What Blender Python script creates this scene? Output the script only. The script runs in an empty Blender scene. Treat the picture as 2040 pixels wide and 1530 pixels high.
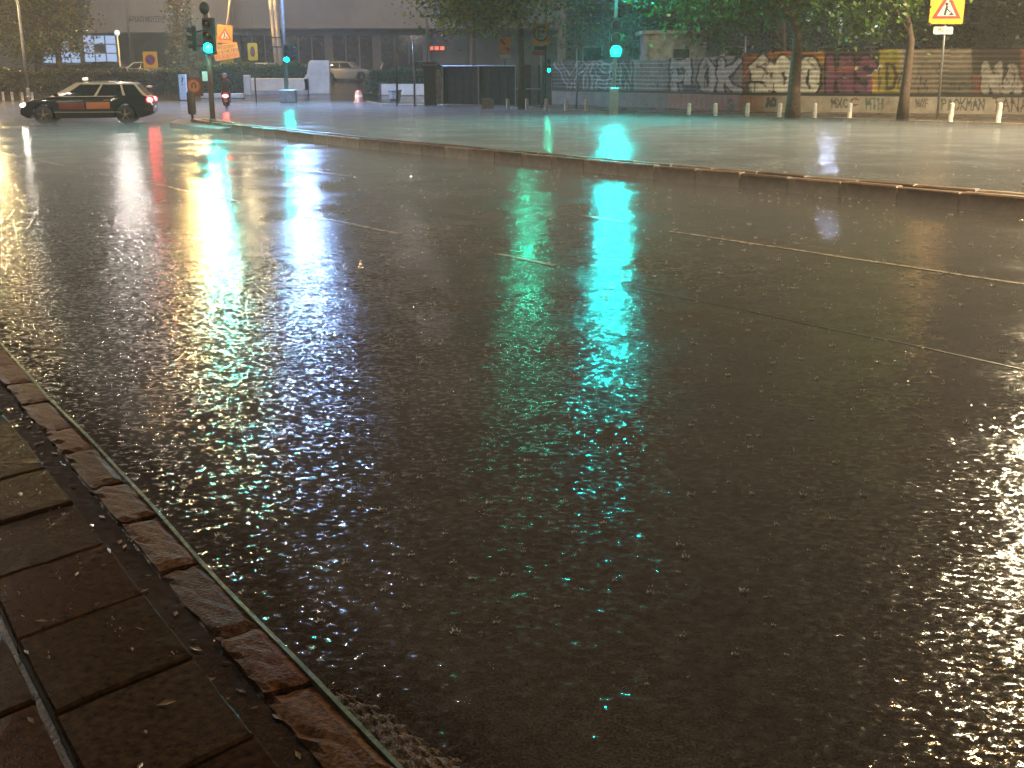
import bpy, math, random
import numpy as np
from mathutils import Vector, Matrix
random.seed(7); RNG = np.random.default_rng(7)
R = math.radians
scn = bpy.context.scene
col = scn.collection

# ------------------------------------------------------------------ camera
CAMH, F, CX, CY, HZ = 1.74, 2200.0, 1020.0, 765.0, 148.0
PITCH = math.atan((CY - HZ) / F)
cam_d = bpy.data.cameras.new('camera'); cam = bpy.data.objects.new('camera', cam_d); col.objects.link(cam)
cam.location = (0, 0, CAMH); cam.rotation_euler = (math.pi / 2 - PITCH, 0, 0)
cam_d.sensor_width = 36; cam_d.lens = 36 * F / 2040; cam_d.clip_start = 0.05; cam_d.clip_end = 2000
scn.camera = cam
# ------------------------------------------------------------------ world: rainy night, faint city-lit sky
w = bpy.data.worlds.new('World'); scn.world = w; w.use_nodes = True
nt = w.node_tree; nt.nodes.clear()
sky = nt.nodes.new('ShaderNodeTexSky'); sky.sky_type = 'NISHITA'; sky.sun_disc = False
sky.sun_elevation = R(-4.0); sky.sun_rotation = R(200); sky.air_density = 1.0; sky.dust_density = 4.0
mixw = nt.nodes.new('ShaderNodeMix'); mixw.data_type = 'RGBA'; mixw.inputs[0].default_value = 0.75
mixw.inputs[7].default_value = (0.58, 0.50, 0.44, 1)
bg = nt.nodes.new('ShaderNodeBackground'); bg.inputs[1].default_value = 0.10
wo = nt.nodes.new('ShaderNodeOutputWorld')
nt.links.new(sky.outputs[0], mixw.inputs[6]); nt.links.new(mixw.outputs[2], bg.inputs[0]); nt.links.new(bg.outputs[0], wo.inputs[0])
# ------------------------------------------------------------------ exposure and render settings
vs = scn.view_settings
scn.display_settings.display_device = 'sRGB'
vs.view_transform = 'Standard'; vs.look = 'None'; vs.gamma = 1.0; vs.use_curve_mapping = False
vs.exposure = 0.72
cy = scn.cycles
cy.use_denoising = True
cy.max_bounces = 3; cy.diffuse_bounces = 1; cy.glossy_bounces = 2; cy.transmission_bounces = 4; cy.volume_bounces = 0
cy.transparent_max_bounces = 8; cy.sample_clamp_indirect = 3.0; cy.sample_clamp_direct = 0
cy.caustics_reflective = False; cy.caustics_refractive = False
cy.use_light_tree = True

# ------------------------------------------------------------------ photo pixel <-> place
CP, SP = math.cos(PITCH), math.sin(PITCH)
def ray(px, py):
    x, z = (px - CX) / F, -(py - CY) / F
    return Vector((x, CP + z * SP, -SP + z * CP))
def gp(px, py, z=0.0):
    d = ray(px, py); t = (z - CAMH) / d.z
    return Vector((d.x * t, d.y * t, z))
def dp(px, py, Y):
    d = ray(px, py); t = Y / d.y
    return Vector((d.x * t, Y, CAMH + d.z * t))
def elev(Y): return float(np.interp(Y, [0, 58, 66, 78, 88, 95, 500], [0, 0, .14, .48, 1.2, 1.3, 1.3]))
def hit(px, py, off=0.0):
    for Y in np.arange(1.5, 140, .1):
        p = dp(px, py, Y)
        if p.z <= elev(Y) + off: return Vector((p.x, p.y, elev(Y) + off))
    return p
def ppm(P):
    return F / (P.y * CP - (P.z - CAMH) * SP)
def proj(X, Y, Z):
    zc = Y * CP - (Z - CAMH) * SP; yc = Y * SP + (Z - CAMH) * CP
    return CX + F * X / zc, CY - F * yc / zc

# ------------------------------------------------------------------ materials
MATS = {}
def mat(name, c, rough=.5, metal=0.0, var=.25, scale=6.0, bump=0.0, bscale=40., coat=0.0, c2=None, spec=.5, detail=5):
    if name in MATS: return MATS[name]
    m = bpy.data.materials.new(name); m.use_nodes = True; t = m.node_tree; b = t.nodes['Principled BSDF']
    tc = t.nodes.new('ShaderNodeTexCoord'); n = t.nodes.new('ShaderNodeTexNoise')
    n.inputs['Scale'].default_value = scale; n.inputs['Detail'].default_value = detail; n.inputs['Roughness'].default_value = .65
    t.links.new(tc.outputs['Object'], n.inputs['Vector'])
    r = t.nodes.new('ShaderNodeValToRGB'); c = np.array(c, float)
    lo = np.array(c2, float) if c2 is not None else c * (1 - var)
    hi = c * (1 + var * .6)
    r.color_ramp.elements[0].position = .32; r.color_ramp.elements[1].position = .68
    r.color_ramp.elements[0].color = (*np.clip(lo, 0, 1), 1); r.color_ramp.elements[1].color = (*np.clip(hi, 0, 1), 1)
    t.links.new(n.outputs[0], r.inputs[0]); t.links.new(r.outputs[0], b.inputs['Base Color'])
    b.inputs['Roughness'].default_value = rough; b.inputs['Metallic'].default_value = metal
    b.inputs['Specular IOR Level'].default_value = spec
    if coat: b.inputs['Coat Weight'].default_value = coat; b.inputs['Coat Roughness'].default_value = .08
    if bump:
        n2 = t.nodes.new('ShaderNodeTexNoise'); n2.inputs['Scale'].default_value = bscale; n2.inputs['Detail'].default_value = 4
        t.links.new(tc.outputs['Object'], n2.inputs['Vector'])
        bp = t.nodes.new('ShaderNodeBump'); bp.inputs['Strength'].default_value = 1; bp.inputs['Distance'].default_value = bump
        t.links.new(n2.outputs[0], bp.inputs['Height']); t.links.new(bp.outputs[0], b.inputs['Normal'])
    MATS[name] = m; return m
def emit(name, c, s, base=(.5, .5, .5)):
    if name in MATS: return MATS[name]
    m = bpy.data.materials.new(name); m.use_nodes = True; b = m.node_tree.nodes['Principled BSDF']
    b.inputs['Base Color'].default_value = (*base, 1); b.inputs['Roughness'].default_value = .3
    b.inputs['Emission Color'].default_value = (*c, 1); b.inputs['Emission Strength'].default_value = s
    MATS[name] = m; return m
def glass(name, c=(.02, .022, .024), rough=.04):
    if name in MATS: return MATS[name]
    m = mat(name, c, rough, 0, .2, 3, spec=.7); return m
def vcol(name, rough=.5, metal=0.0, scale=5.):
    """paint read from the colour attribute 'paint', with dirt noise on top"""
    if name in MATS: return MATS[name]
    m = bpy.data.materials.new(name); m.use_nodes = True; t = m.node_tree; b = t.nodes['Principled BSDF']
    a = t.nodes.new('ShaderNodeAttribute'); a.attribute_name = 'paint'
    tc = t.nodes.new('ShaderNodeTexCoord'); n = t.nodes.new('ShaderNodeTexNoise'); n.inputs['Scale'].default_value = scale; n.inputs['Detail'].default_value = 8; n.inputs['Roughness'].default_value = .75
    t.links.new(tc.outputs['Object'], n.inputs['Vector'])
    r = t.nodes.new('ShaderNodeValToRGB'); r.color_ramp.elements[0].position = .3; r.color_ramp.elements[1].position = .7
    r.color_ramp.elements[0].color = (.30, .27, .24, 1); r.color_ramp.elements[1].color = (1, 1, 1, 1)
    mx = t.nodes.new('ShaderNodeMix'); mx.data_type = 'RGBA'; mx.blend_type = 'MULTIPLY'; mx.inputs[0].default_value = .85
    t.links.new(n.outputs[0], r.inputs[0]); t.links.new(a.outputs['Color'], mx.inputs[6]); t.links.new(r.outputs[0], mx.inputs[7])
    t.links.new(mx.outputs[2], b.inputs['Base Color']); b.inputs['Roughness'].default_value = rough; b.inputs['Metallic'].default_value = metal
    MATS[name] = m; return m
def leafmat(name, c, c2, trans=.35):
    if name in MATS: return MATS[name]
    m = bpy.data.materials.new(name); m.use_nodes = True; t = m.node_tree; b = t.nodes['Principled BSDF']
    g = t.nodes.new('ShaderNodeNewGeometry'); r = t.nodes.new('ShaderNodeValToRGB')
    r.color_ramp.elements[0].color = (*c2, 1); r.color_ramp.elements[1].color = (*c, 1)
    t.links.new(g.outputs['Random Per Island'], r.inputs[0]); t.links.new(r.outputs[0], b.inputs['Base Color'])
    b.inputs['Roughness'].default_value = .38
    tr = t.nodes.new('ShaderNodeBsdfTranslucent'); t.links.new(r.outputs[0], tr.inputs[0])
    mx = t.nodes.new('ShaderNodeMixShader'); mx.inputs[0].default_value = trans
    o = t.nodes['Material Output']
    t.links.new(b.outputs[0], mx.inputs[1]); t.links.new(tr.outputs[0], mx.inputs[2]); t.links.new(mx.outputs[0], o.inputs[0])
    MATS[name] = m; return m

def wetmat(name, base_lo, base_hi, rough_lo, rough_hi, ripple, ripple_scale, grain, gutter=None, tint=None):
    """wet road: asphalt under a film of moving rainwater; normals tilted by a noise field in metres"""
    m = bpy.data.materials.new(name); m.use_nodes = True; t = m.node_tree; L = t.links.new; b = t.nodes['Principled BSDF']
    N = lambda k: t.nodes.new(k)
    geo = N('ShaderNodeNewGeometry')
    def noise(scale, detail=2, rough=.5, stretch=(1, 1, 1), rot=0, dist=0):
        mp = N('ShaderNodeMapping'); mp.inputs['Scale'].default_value = stretch; mp.inputs['Rotation'].default_value = (0, 0, rot)
        L(geo.outputs['Position'], mp.inputs['Vector'])
        n = N('ShaderNodeTexNoise'); n.inputs['Scale'].default_value = scale; n.inputs['Detail'].default_value = detail; n.inputs['Roughness'].default_value = rough
        n.inputs['Distortion'].default_value = dist
        L(mp.outputs[0], n.inputs['Vector']); return n
    def vm(op, a, b_=None, s=None):
        v = N('ShaderNodeVectorMath'); v.operation = op
        if isinstance(a, tuple): v.inputs[0].default_value = a
        else: L(a, v.inputs[0])
        if b_ is not None:
            if isinstance(b_, tuple): v.inputs[1].default_value = b_
            else: L(b_, v.inputs[1])
        if s is not None:
            if isinstance(s, (int, float)): v.inputs['Scale'].default_value = s
            else: L(s, v.inputs['Scale'])
        return v.outputs[0]
    def ma(op, a, b_, clamp=False):
        v = N('ShaderNodeMath'); v.operation = op; v.use_clamp = clamp
        for i, q in enumerate((a, b_)):
            if isinstance(q, (int, float)): v.inputs[i].default_value = q
            else: L(q, v.inputs[i])
        return v.outputs[0]
    # colour: aggregate + patches + oily stains
    n1 = noise(105, 3, .7); n2 = noise(1.1, 5, .6)
    r1 = N('ShaderNodeValToRGB'); r1.color_ramp.elements[0].position = .42; r1.color_ramp.elements[1].position = .70
    r1.color_ramp.elements[0].color = (*base_lo, 1); r1.color_ramp.elements[1].color = (*base_hi, 1); L(n1.outputs[0], r1.inputs[0])
    r2 = N('ShaderNodeValToRGB'); r2.color_ramp.elements[0].position = .3; r2.color_ramp.elements[1].position = .7
    r2.color_ramp.elements[0].color = (.55, .55, .58, 1); r2.color_ramp.elements[1].color = (1.1, 1.05, 1, 1); L(n2.outputs[0], r2.inputs[0])
    mx = N('ShaderNodeMix'); mx.data_type = 'RGBA'; mx.blend_type = 'MULTIPLY'; mx.inputs[0].default_value = 1
    L(r1.outputs[0], mx.inputs[6]); L(r2.outputs[0], mx.inputs[7]); L(mx.outputs[2], b.inputs['Base Color'])
    # water depth mask: 1 = flowing water, 0 = thin film on grain
    n3 = noise(.55, 4, .6)
    depth = ma('MULTIPLY', ma('SUBTRACT', n3.outputs[0], .38), 4.0, True)
    if gutter:   # deeper water towards the near kerb: signed distance along the kerb normal
        d = N('ShaderNodeVectorMath'); d.operation = 'DOT_PRODUCT'; L(geo.outputs['Position'], d.inputs[0]); d.inputs[1].default_value = (gutter[0], gutter[1], 0)
        sd = ma('SUBTRACT', d.outputs['Value'], gutter[2])
        near = ma('SUBTRACT', 1.0, ma('DIVIDE', sd, gutter[3]), True)
        depth = ma('MAXIMUM', depth, near)
    # ripple normals
    na = noise(ripple_scale, 2.5, .55, (1, 1.25, 1), R(20), .4); nb = noise(ripple_scale * .21, 2, .5)
    ng = noise(230, 1, .5)
    va = vm('SUBTRACT', na.outputs['Color'], (.5, .5, .5)); vb = vm('SUBTRACT', nb.outputs['Color'], (.5, .5, .5)); vg = vm('SUBTRACT', ng.outputs['Color'], (.5, .5, .5))
    amp = ma('MULTIPLY', ma('ADD', ma('MULTIPLY', depth, .45), .55), ripple)
    if gutter: amp = ma('MULTIPLY', amp, ma('ADD', ma('MULTIPLY', near, 1.7), 1.0))
    gr = ma('MULTIPLY', ma('SUBTRACT', 1.08, depth), grain)
    s = vm('ADD', vm('SCALE', va, None, amp), vm('SCALE', vb, None, ripple * .35))
    s = vm('ADD', s, vm('SCALE', vg, None, gr))
    # raindrop rings
    vo = N('ShaderNodeTexVoronoi'); vo.inputs['Scale'].default_value = 5.5; L(geo.outputs['Position'], vo.inputs['Vector'])
    ringd = vo.outputs['Distance']
    sn = ma('SINE', ma('MULTIPLY', ringd, 70.0), 0.0)
    fall = ma('MULTIPLY', ma('SUBTRACT', .32, ringd), 3.0, True)
    dirv = vm('SUBTRACT', geo.outputs['Position'], vm('SCALE', vo.outputs['Position'], None, 1.0))
    s = vm('ADD', s, vm('SCALE', vm('NORMALIZE', dirv), None, ma('MULTIPLY', ma('MULTIPLY', sn, fall), .05)))
    s = vm('MULTIPLY', s, (1, 1, 0))
    nrm = vm('NORMALIZE', vm('ADD', s, geo.outputs['Normal']))
    L(nrm, b.inputs['Normal'])
    rr = ma('ADD', ma('MULTIPLY', ma('SUBTRACT', 1.0, depth), rough_hi - rough_lo), rough_lo)
    L(rr, b.inputs['Roughness']); b.inputs['IOR'].default_value = 1.36
    MATS[name] = m; return m

# ------------------------------------------------------------------ mesh builder
class MB:
    def __init__(s): s.v = []; s.f = []
    def add(s, vs, fs):
        o = len(s.v); s.v += [tuple(p) for p in vs]; s.f += [tuple(i + o for i in q) for q in fs]; return s
    def box(s, c, d, rz=0.0, rot=None, ch=0.0):
        x, y, z = d[0] / 2, d[1] / 2, d[2] / 2
        M = rot if rot is not None else Matrix.Rotation(rz, 3, 'Z'); c = Vector(c)
        if ch:
            P = []
            for zz, k in ((-z, ch), (-z + ch, 0), (z - ch, 0), (z, ch)):
                P += [(-x + k, -y + k, zz), (x - k, -y + k, zz), (x - k, y - k, zz), (-x + k, y - k, zz)]
            fs = [(3, 2, 1, 0), (12, 13, 14, 15)]
            for l in range(3):
                for i in range(4): fs.append((l * 4 + i, l * 4 + (i + 1) % 4, l * 4 + 4 + (i + 1) % 4, l * 4 + 4 + i))
        else:
            P = [(-x, -y, -z), (x, -y, -z), (x, y, -z), (-x, y, -z), (-x, -y, z), (x, -y, z), (x, y, z), (-x, y, z)]
            fs = [(3, 2, 1, 0), (4, 5, 6, 7), (0, 1, 5, 4), (1, 2, 6, 5), (2, 3, 7, 6), (3, 0, 4, 7)]
        return s.add([M @ Vector(p) + c for p in P], fs)
    def tube(s, pts, rad, n=8, caps=True):
        pts = [Vector(p) for p in pts]; rad = rad if hasattr(rad, '__len__') else [rad] * len(pts); vs = []
        for i, p in enumerate(pts):
            d = (pts[min(i + 1, len(pts) - 1)] - pts[max(i - 1, 0)]).normalized()
            a = d.cross(Vector((0, 0, 1)) if abs(d.z) < .9 else Vector((1, 0, 0))).normalized(); b = d.cross(a)
            for k in range(n):
                t = 2 * math.pi * k / n; vs.append(p + (a * math.cos(t) + b * math.sin(t)) * rad[i])
        fs = []
        for i in range(len(pts) - 1):
            for k in range(n): fs.append((i * n + k, i * n + (k + 1) % n, (i + 1) * n + (k + 1) % n, (i + 1) * n + k))
        if caps: fs.append(tuple(range(n - 1, -1, -1))); fs.append(tuple((len(pts) - 1) * n + k for k in range(n)))
        return s.add(vs, fs)
    def lathe(s, prof, c=(0, 0, 0), axis='Z', n=20):
        vs = []; c = Vector(c)
        for r, h in prof:
            for k in range(n):
                t = 2 * math.pi * k / n; a, b = r * math.cos(t), r * math.sin(t)
                vs.append(c + Vector({'Z': (a, b, h), 'Y': (a, h, b), 'X': (h, a, b)}[axis]))
        fs = []
        for i in range(len(prof) - 1):
            for k in range(n): fs.append((i * n + k, i * n + (k + 1) % n, (i + 1) * n + (k + 1) % n, (i + 1) * n + k))
        fs.append(tuple(range(n))); fs.append(tuple((len(prof) - 1) * n + k for k in range(n)))
        return s.add(vs, fs)
    def prism(s, poly, z0, z1, M=None):
        poly = [tuple(p)[:2] for p in poly]
        if sum(a[0] * b[1] - b[0] * a[1] for a, b in zip(poly, poly[1:] + poly[:1])) < 0: poly = poly[::-1]
        n = len(poly); vs = [Vector((p[0], p[1], z0)) for p in poly] + [Vector((p[0], p[1], z1)) for p in poly]
        if M is not None: vs = [M @ v for v in vs]
        fs = [tuple(range(n - 1, -1, -1)), tuple(range(n, 2 * n))] + [(i, (i + 1) % n, n + (i + 1) % n, n + i) for i in range(n)]
        return s.add(vs, fs)
    def ell(s, c, r, nu=14, nv=8):
        vs = []; c = Vector(c)
        for j in range(nv + 1):
            a = math.pi * j / nv
            for i in range(nu):
                t = 2 * math.pi * i / nu; vs.append((c.x + r[0] * math.sin(a) * math.cos(t), c.y + r[1] * math.sin(a) * math.sin(t), c.z + r[2] * math.cos(a)))
        fs = [(j * nu + i, j * nu + nu + i, j * nu + nu + (i + 1) % nu, j * nu + (i + 1) % nu) for j in range(nv) for i in range(nu)]
        return s.add(vs, fs)
    def grid(s, fn, nu, nv):
        vs = [fn(i / nu, j / nv) for j in range(nv + 1) for i in range(nu + 1)]
        fs = [(j * (nu + 1) + i, j * (nu + 1) + i + 1, (j + 1) * (nu + 1) + i + 1, (j + 1) * (nu + 1) + i) for j in range(nv) for i in range(nu)]
        return s.add(vs, fs)
    def mesh(s, name, m=None, smooth=False):
        me = bpy.data.meshes.new(name); me.from_pydata(s.v, [], s.f); me.update()
        if m: me.materials.append(m)
        if smooth: me.polygons.foreach_set('use_smooth', [True] * len(me.polygons))
        return me
    def build(s, name, m, parent=None, smooth=False, bevel=0):
        return obj(name, s.mesh(name, m, smooth), parent, bevel)
def obj(name, me, parent=None, bevel=0):
    o = bpy.data.objects.new(name, me); col.objects.link(o)
    if parent: o.parent = parent
    if bevel:
        b = o.modifiers.new('edge', 'BEVEL'); b.width = bevel; b.segments = 2; b.limit_method = 'ANGLE'; b.angle_limit = R(35)
    return o
def tag(o, label, cat, group=None, kind=None):
    if label: o['label'] = label
    if cat: o['category'] = cat
    if group: o['group'] = group
    if kind: o['kind'] = kind
    return o
def struct(o): o['kind'] = 'structure'; return o
def thing(name, label, cat, loc=(0, 0, 0), rz=0.0, group=None):
    o = bpy.data.objects.new(name, None); o.empty_display_size = .2; col.objects.link(o); o.location = loc; o.rotation_euler = (0, 0, rz)
    return tag(o, label, cat, group)
def text_mb(txt, size, depth, font_scale=1.0, shear=0.0):
    c = bpy.data.curves.new('lettering', 'FONT'); c.body = txt; c.size = size; c.extrude = depth; c.align_x = 'CENTER'; c.align_y = 'CENTER'; c.resolution_u = 2; c.shear = shear
    o = bpy.data.objects.new('lettering', c); col.objects.link(o)
    me = bpy.data.meshes.new_from_object(o.evaluated_get(bpy.context.evaluated_depsgraph_get()))
    bpy.data.objects.remove(o); bpy.data.curves.remove(c)
    return me
UPRIGHT = Matrix(((1, 0, 0), (0, 0, -1), (0, 1, 0)))   # local xy drawing -> standing, facing -Y

# common materials
m_galv = mat('galvanised_steel', (.36, .36, .35), .38, .7, .3, 9)
m_paintgrey = mat('grey_paint', (.30, .30, .29), .42, 0, .25, 5)
m_dark = mat('dark_metal', (.035, .033, .03), .4, .2, .3, 8)
m_conc = mat('concrete', (.34, .31, .27), .7, 0, .35, 3, .004, 60)
m_cream = mat('cream_render', (.58, .50, .39), .6, 0, .2, 1.2, .003, 40)
m_kerb = mat('kerb_stone', (.21, .15, .105), .42, 0, .45, 5, .004, 55)
m_bark = mat('bark', (.10, .062, .04), .75, 0, .5, 9, .02, 18)
m_rubber = mat('rubber', (.02, .02, .02), .6, 0, .3, 8)
m_alu = mat('alloy', (.42, .36, .22), .35, .8, .2, 6)
m_white = mat('white_paint', (.72, .71, .68), .45, 0, .2, 7)
m_red = mat('red_paint', (.45, .03, .025), .4, 0, .2, 8)
m_black = mat('black_paint', (.012, .012, .012), .4, 0, .2, 8)
m_yel = mat('sign_yellow', (.78, .42, .03), .35, 0, .15, 6)
m_org = mat('sign_orange', (.62, .26, .05), .4, 0, .2, 6)
m_glass = glass('dark_glass')
# ------------------------------------------------------------------ lamp colours (out here so they can be tuned together)
LS = 1.5
e_warm = emit('warm_lens', (1.0, .63, .20), 2000 * LS)
e_cool = emit('cool_lens', (.30, .50, 1.0), 4400 * LS)
e_white = emit('white_lens', (1.0, .82, .48), 3200)
e_green = emit('green_lens', (.0, .88, .80), 1300)
e_green2 = emit('green_lens_far', (.0, .85, .50), 120)
e_greenC = emit('green_lens_near', (.0, .90, .86), 1900)
e_red = emit('tail_lens', (1.0, .015, .02), 45)
e_head = emit('head_lens', (1.0, .93, .8), 90)
e_window = emit('lit_pane', (.42, .58, .9), .55, (.1, .12, .15))

# ================================================================== GROUND
KA = R(124); KU = Vector((math.cos(KA), math.sin(KA), 0)); KN = Vector((-KU.y, KU.x, 0))      # along / across the near kerb (KN points to the footway)
MA = R(128); MU = Vector((math.cos(MA), math.sin(MA), 0)); MN = Vector((-MU.y, MU.x, 0))
def kp(u, n, z=0.0): return KU * u + KN * n + Vector((0, 0, z))
def mp(u, n, z=0.0): return MU * u + MN * n + Vector((0, 0, z))
m_road = wetmat('wet_asphalt', (.014, .0105, .0075), (.088, .066, .046), .07, .22, .38, 27, .26, (-KN.x, -KN.y, 1.1, 4.6))
ys = [-14, -8, -2, 2, 6, 12, 20, 30, 40, 50, 58, 62, 66, 70, 74, 78, 83, 88, 92, 96, 110, 130, 170]
xs = list(np.linspace(-120, 120, 25))
mb = MB(); mb.v = [(x, y, elev(y)) for y in ys for x in xs]
nx = len(xs)
mb.f = [(j * nx + i, j * nx + i + 1, (j + 1) * nx + i + 1, (j + 1) * nx + i) for j in range(len(ys) - 1) for i in range(nx - 1)]
struct(mb.build('road', m_road))

# lane markings: worn thin paint, each line a sheet of its own on the road
m_line = mat('worn_line_paint', (.36, .32, .26), .22, 0, .6, 10, 0, 40, c2=(.05, .042, .035))
def line(name, u0, u1, n, wd=.09, n1=None):
    n1 = n if n1 is None else n1
    m = MB(); k = max(2, int(abs(u1 - u0) / .4)); P = []
    for i in range(k + 1):
        t = i / k; j = .012 * math.sin(i * 1.9 + u0)
        for s in (-1, 1): P.append(mp(u0 + (u1 - u0) * t, n + (n1 - n) * t + s * wd / 2 * (1 + j * 4) + j, .004))
    m.v = [tuple(p) for p in P]; m.f = [(2 * i, 2 * i + 2, 2 * i + 3, 2 * i + 1) for i in range(k)]
    o = m.build(name, m_line); return struct(o)
for a, b in ((28.6, 23.0), (20.0, 14.8), (12.9, 10.6), (8.8, 7.9)): line('lane_marking', a, b, -6.68, .085)
for a, b, n in ((19.4, 17.3, -9.95), (10.6, 9.8, -9.42)): line('lane_marking', a, b, n, .10)
line('lane_marking', 8.9, 1.5, -9.25, .075)
for a, b in ((31, 27), (24, 20.5)): line('lane_marking', a, b, -23.4, .11)
for k in range(3): line('lane_marking', 13.4 - k * .9, 12.2 - k * .9, -15.3 - .1 * k, .07, -16.0 - .1 * k)
line('lane_marking', 30, 19, -33.0, .10, -34.6)
# tar seam
m_tar = mat('tar_seam', (.006, .006, .006), .35, 0, .3, 9)
m = MB(); P = []
for i in range(13):
    u = 6.6 - i * .5
    for s in (-1, 1): P.append(tuple(mp(u, -6.5 + .02 * math.sin(i * 2.1) + s * .012, .003)))
m.v = P; m.f = [(2 * i, 2 * i + 2, 2 * i + 3, 2 * i + 1) for i in range(12)]
struct(m.build('road_seam', m_tar))

# ------------------------------------------------------------------ near footway: bed, slabs one by one, drowned gutter course, kerb stones
m_bed = mat('footway_bed', (.010, .008, .006), .5, 0, .4, 9, .006, 45)
m_slab = [mat('paving_slab_%s' % k, c, .24, 0, .85, 34, .0012, 130, spec=.035, detail=9) for k, c in (('brown', (.042, .019, .0075)), ('dark', (.032, .016, .007)), ('olive', (.036, .020, .008)), ('grey', (.040, .023, .012)))]
bed = MB(); bed.prism([tuple(kp(a, b)[:2]) for a, b in ((-6, -1.0), (40, -1.0), (40, 9), (-6, 9))], -.2, .035)
bed = struct(bed.build('footway', m_bed))
def slab_mesh(k):
    m = MB(); Wd, Ln, H = .408, .464, .05; sk = .09
    r = random.Random(k); ch = .007
    def q(x, y): return (x, y + sk * (x / Wd), )
    base = [(-Wd / 2, -Ln / 2), (Wd / 2, -Ln / 2), (Wd / 2, Ln / 2), (-Wd / 2, Ln / 2)]
    ring = []
    for i in range(4):
        a, b = base[i], base[(i + 1) % 4]
        for t in (0, .12, .3, .5, .7, .88): ring.append((a[0] + (b[0] - a[0]) * t, a[1] + (b[1] - a[1]) * t))
    n = len(ring); vs = []
    for z, ins, jit in ((-H, 0, 0), (-ch, 0, .002), (0, ch, .0025)):
        for (x, y) in ring:
            f = 1 - ins / (Wd / 2); g = 1 - ins / (Ln / 2)
            xx, yy = x * f + r.uniform(-jit, jit), y * g + r.uniform(-jit, jit)
            vs.append((*q(xx, yy), z + (r.uniform(-.0012, .0012) if z == 0 else 0)))
    fs = []
    for l in range(2):
        for i in range(n): fs.append((l * n + i, l * n + (i + 1) % n, (l + 1) * n + (i + 1) % n, (l + 1) * n + i))
    vs.append((0, 0, .0)); c = len(vs) - 1
    for i in range(n): fs.append((2 * n + i, 2 * n + (i + 1) % n, c))
    m.v = vs; m.f = fs
    return m.mesh('paving_slab', m_slab[k % 4])
slabs = [slab_mesh(k) for k in range(10)]
rs = random.Random(3)
for c in range(9):
    for i in range(-3, 19):
        u = 3.13 + i * .484 + (0 if c % 1 == 0 else .24) + (.0 if c == 0 else rs.uniform(-.01, .01)); n = -.645 + c * .437
        P = kp(u, n)
        if P.y < .6: continue
        o = obj('paving_slab', slabs[rs.randrange(10)], bed)
        o.location = (P.x, P.y, .098 + rs.uniform(-.005, .004) - (.012 if (c == 1 and i == 1) else 0))
        o.rotation_euler = (rs.uniform(-.012, .012), rs.uniform(-.012, .012), KA - math.pi / 2 + math.pi + rs.uniform(-.012, .012))
# kerb stones, chipped and uneven, one by one
def kerb_mesh(k, Ln, Wd=.145, H=.2):
    r = random.Random(50 + k); m = MB(); ny, nxx = 5, 9
    def top(x, y):
        e = min(1, (Wd / 2 - abs(y)) / .02) if abs(y) > Wd / 2 - .02 else 1
        return .0
    rows = []
    for j in range(ny + 1):
        row = []
        for i in range(nxx + 1):
            x = -Ln / 2 + Ln * i / nxx; y = -Wd / 2 + Wd * j / ny
            edge = (j in (0, ny)) or (i in (0, nxx))
            z = r.uniform(-.003, .002) - (.004 + r.uniform(0, .006) if edge else 0)
            if j >= ny - 1 and r.random() < .12: z -= r.uniform(.004, .014)
            if i in (0, nxx) : x += r.uniform(-.012, .006) * (1 if i else -1)
            if j == ny: y -= r.uniform(0, .012)
            row.append(len(m.v)); m.v.append((x, y, z))
        rows.append(row)
    for j in range(ny):
        for i in range(nxx): m.f.append((rows[j][i], rows[j][i + 1], rows[j + 1][i + 1], rows[j + 1][i]))
    per = rows[0] + [rw[-1] for rw in rows[1:]] + rows[-1][::-1][1:] + [rw[0] for rw in rows[::-1][1:-1]]
    b0 = len(m.v)
    for p in per: x, y, z = m.v[p]; m.v.append((x, y, -H))
    n = len(per)
    for i in range(n): m.f.append((per[i], b0 + i, b0 + (i + 1) % n, per[(i + 1) % n]))
    return m
m_kerbn = [mat('near_kerb_%s' % k, c, .34, 0, .7, 40, .004, 90, spec=.03) for k, c in (('rust', (.085, .037, .014)), ('brown', (.066, .031, .013)), ('pale', (.10, .049, .021)))]
u = 1.2; k = 0; rk = random.Random(11)
while u < 13:
    Ln = rk.choice((.44, .52, .50, .37, .56)); 
    me = kerb_mesh(k, Ln).mesh('kerb_stone', m_kerbn[k % 3])
    o = obj('kerb_stone', me, bed); P = kp(u + Ln / 2, -1.020 - .006 * max(0, u - 3) + .004)
    o.location = (P.x, P.y, .090 + rk.uniform(-.005, .004)); o.rotation_euler = (rk.uniform(-.02, .02), rk.uniform(-.008, .008), KA + rk.uniform(-.02, .02))
    u += Ln + rk.uniform(.008, .02); k += 1
# bright highlight on the kerb rim, put in as a thin pale strip
m_edge = mat('rim_highlight', (.20, .27, .22), .22, .35, .5, 30, .002, 90)
m = MB(); P0 = []
for i in range(61):
    u = 1.2 + i * .2; nn = -1.095 - .006 * max(0, u - 3) + .006 * math.sin(u * 2.3) 
    zz = .088 + .004 * math.sin(u * 5)
    for (dn, dz) in ((.006, -.1), (.006, 0), (-.008, 0), (-.008, -.1)): P0.append(tuple(kp(u, nn + dn, zz + dz)))
m.v = P0
for i in range(60):
    for j in range(3): m.f.append((4 * i + j, 4 * i + j + 1, 4 * i + 5 + j, 4 * i + 4 + j))
m.build('rim_highlight', m_edge, bed)
# water standing in the gutter course between slabs and kerb
m_pud = wetmat('gutter_water', (.018, .011, .006), (.060, .035, .02), .05, .14, .55, 26, .15)
m = MB(); m.v = [tuple(kp(a, b, .070)) for a, b in ((0.5, -1.085), (14, -1.16), (14, -.80), (0.5, -.80))]; m.f = [(0, 1, 2, 3)]
tag(m.build('puddle', m_pud), 'dark rippled rainwater filling the gutter course beside the kerb', None, None, 'stuff')
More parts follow.
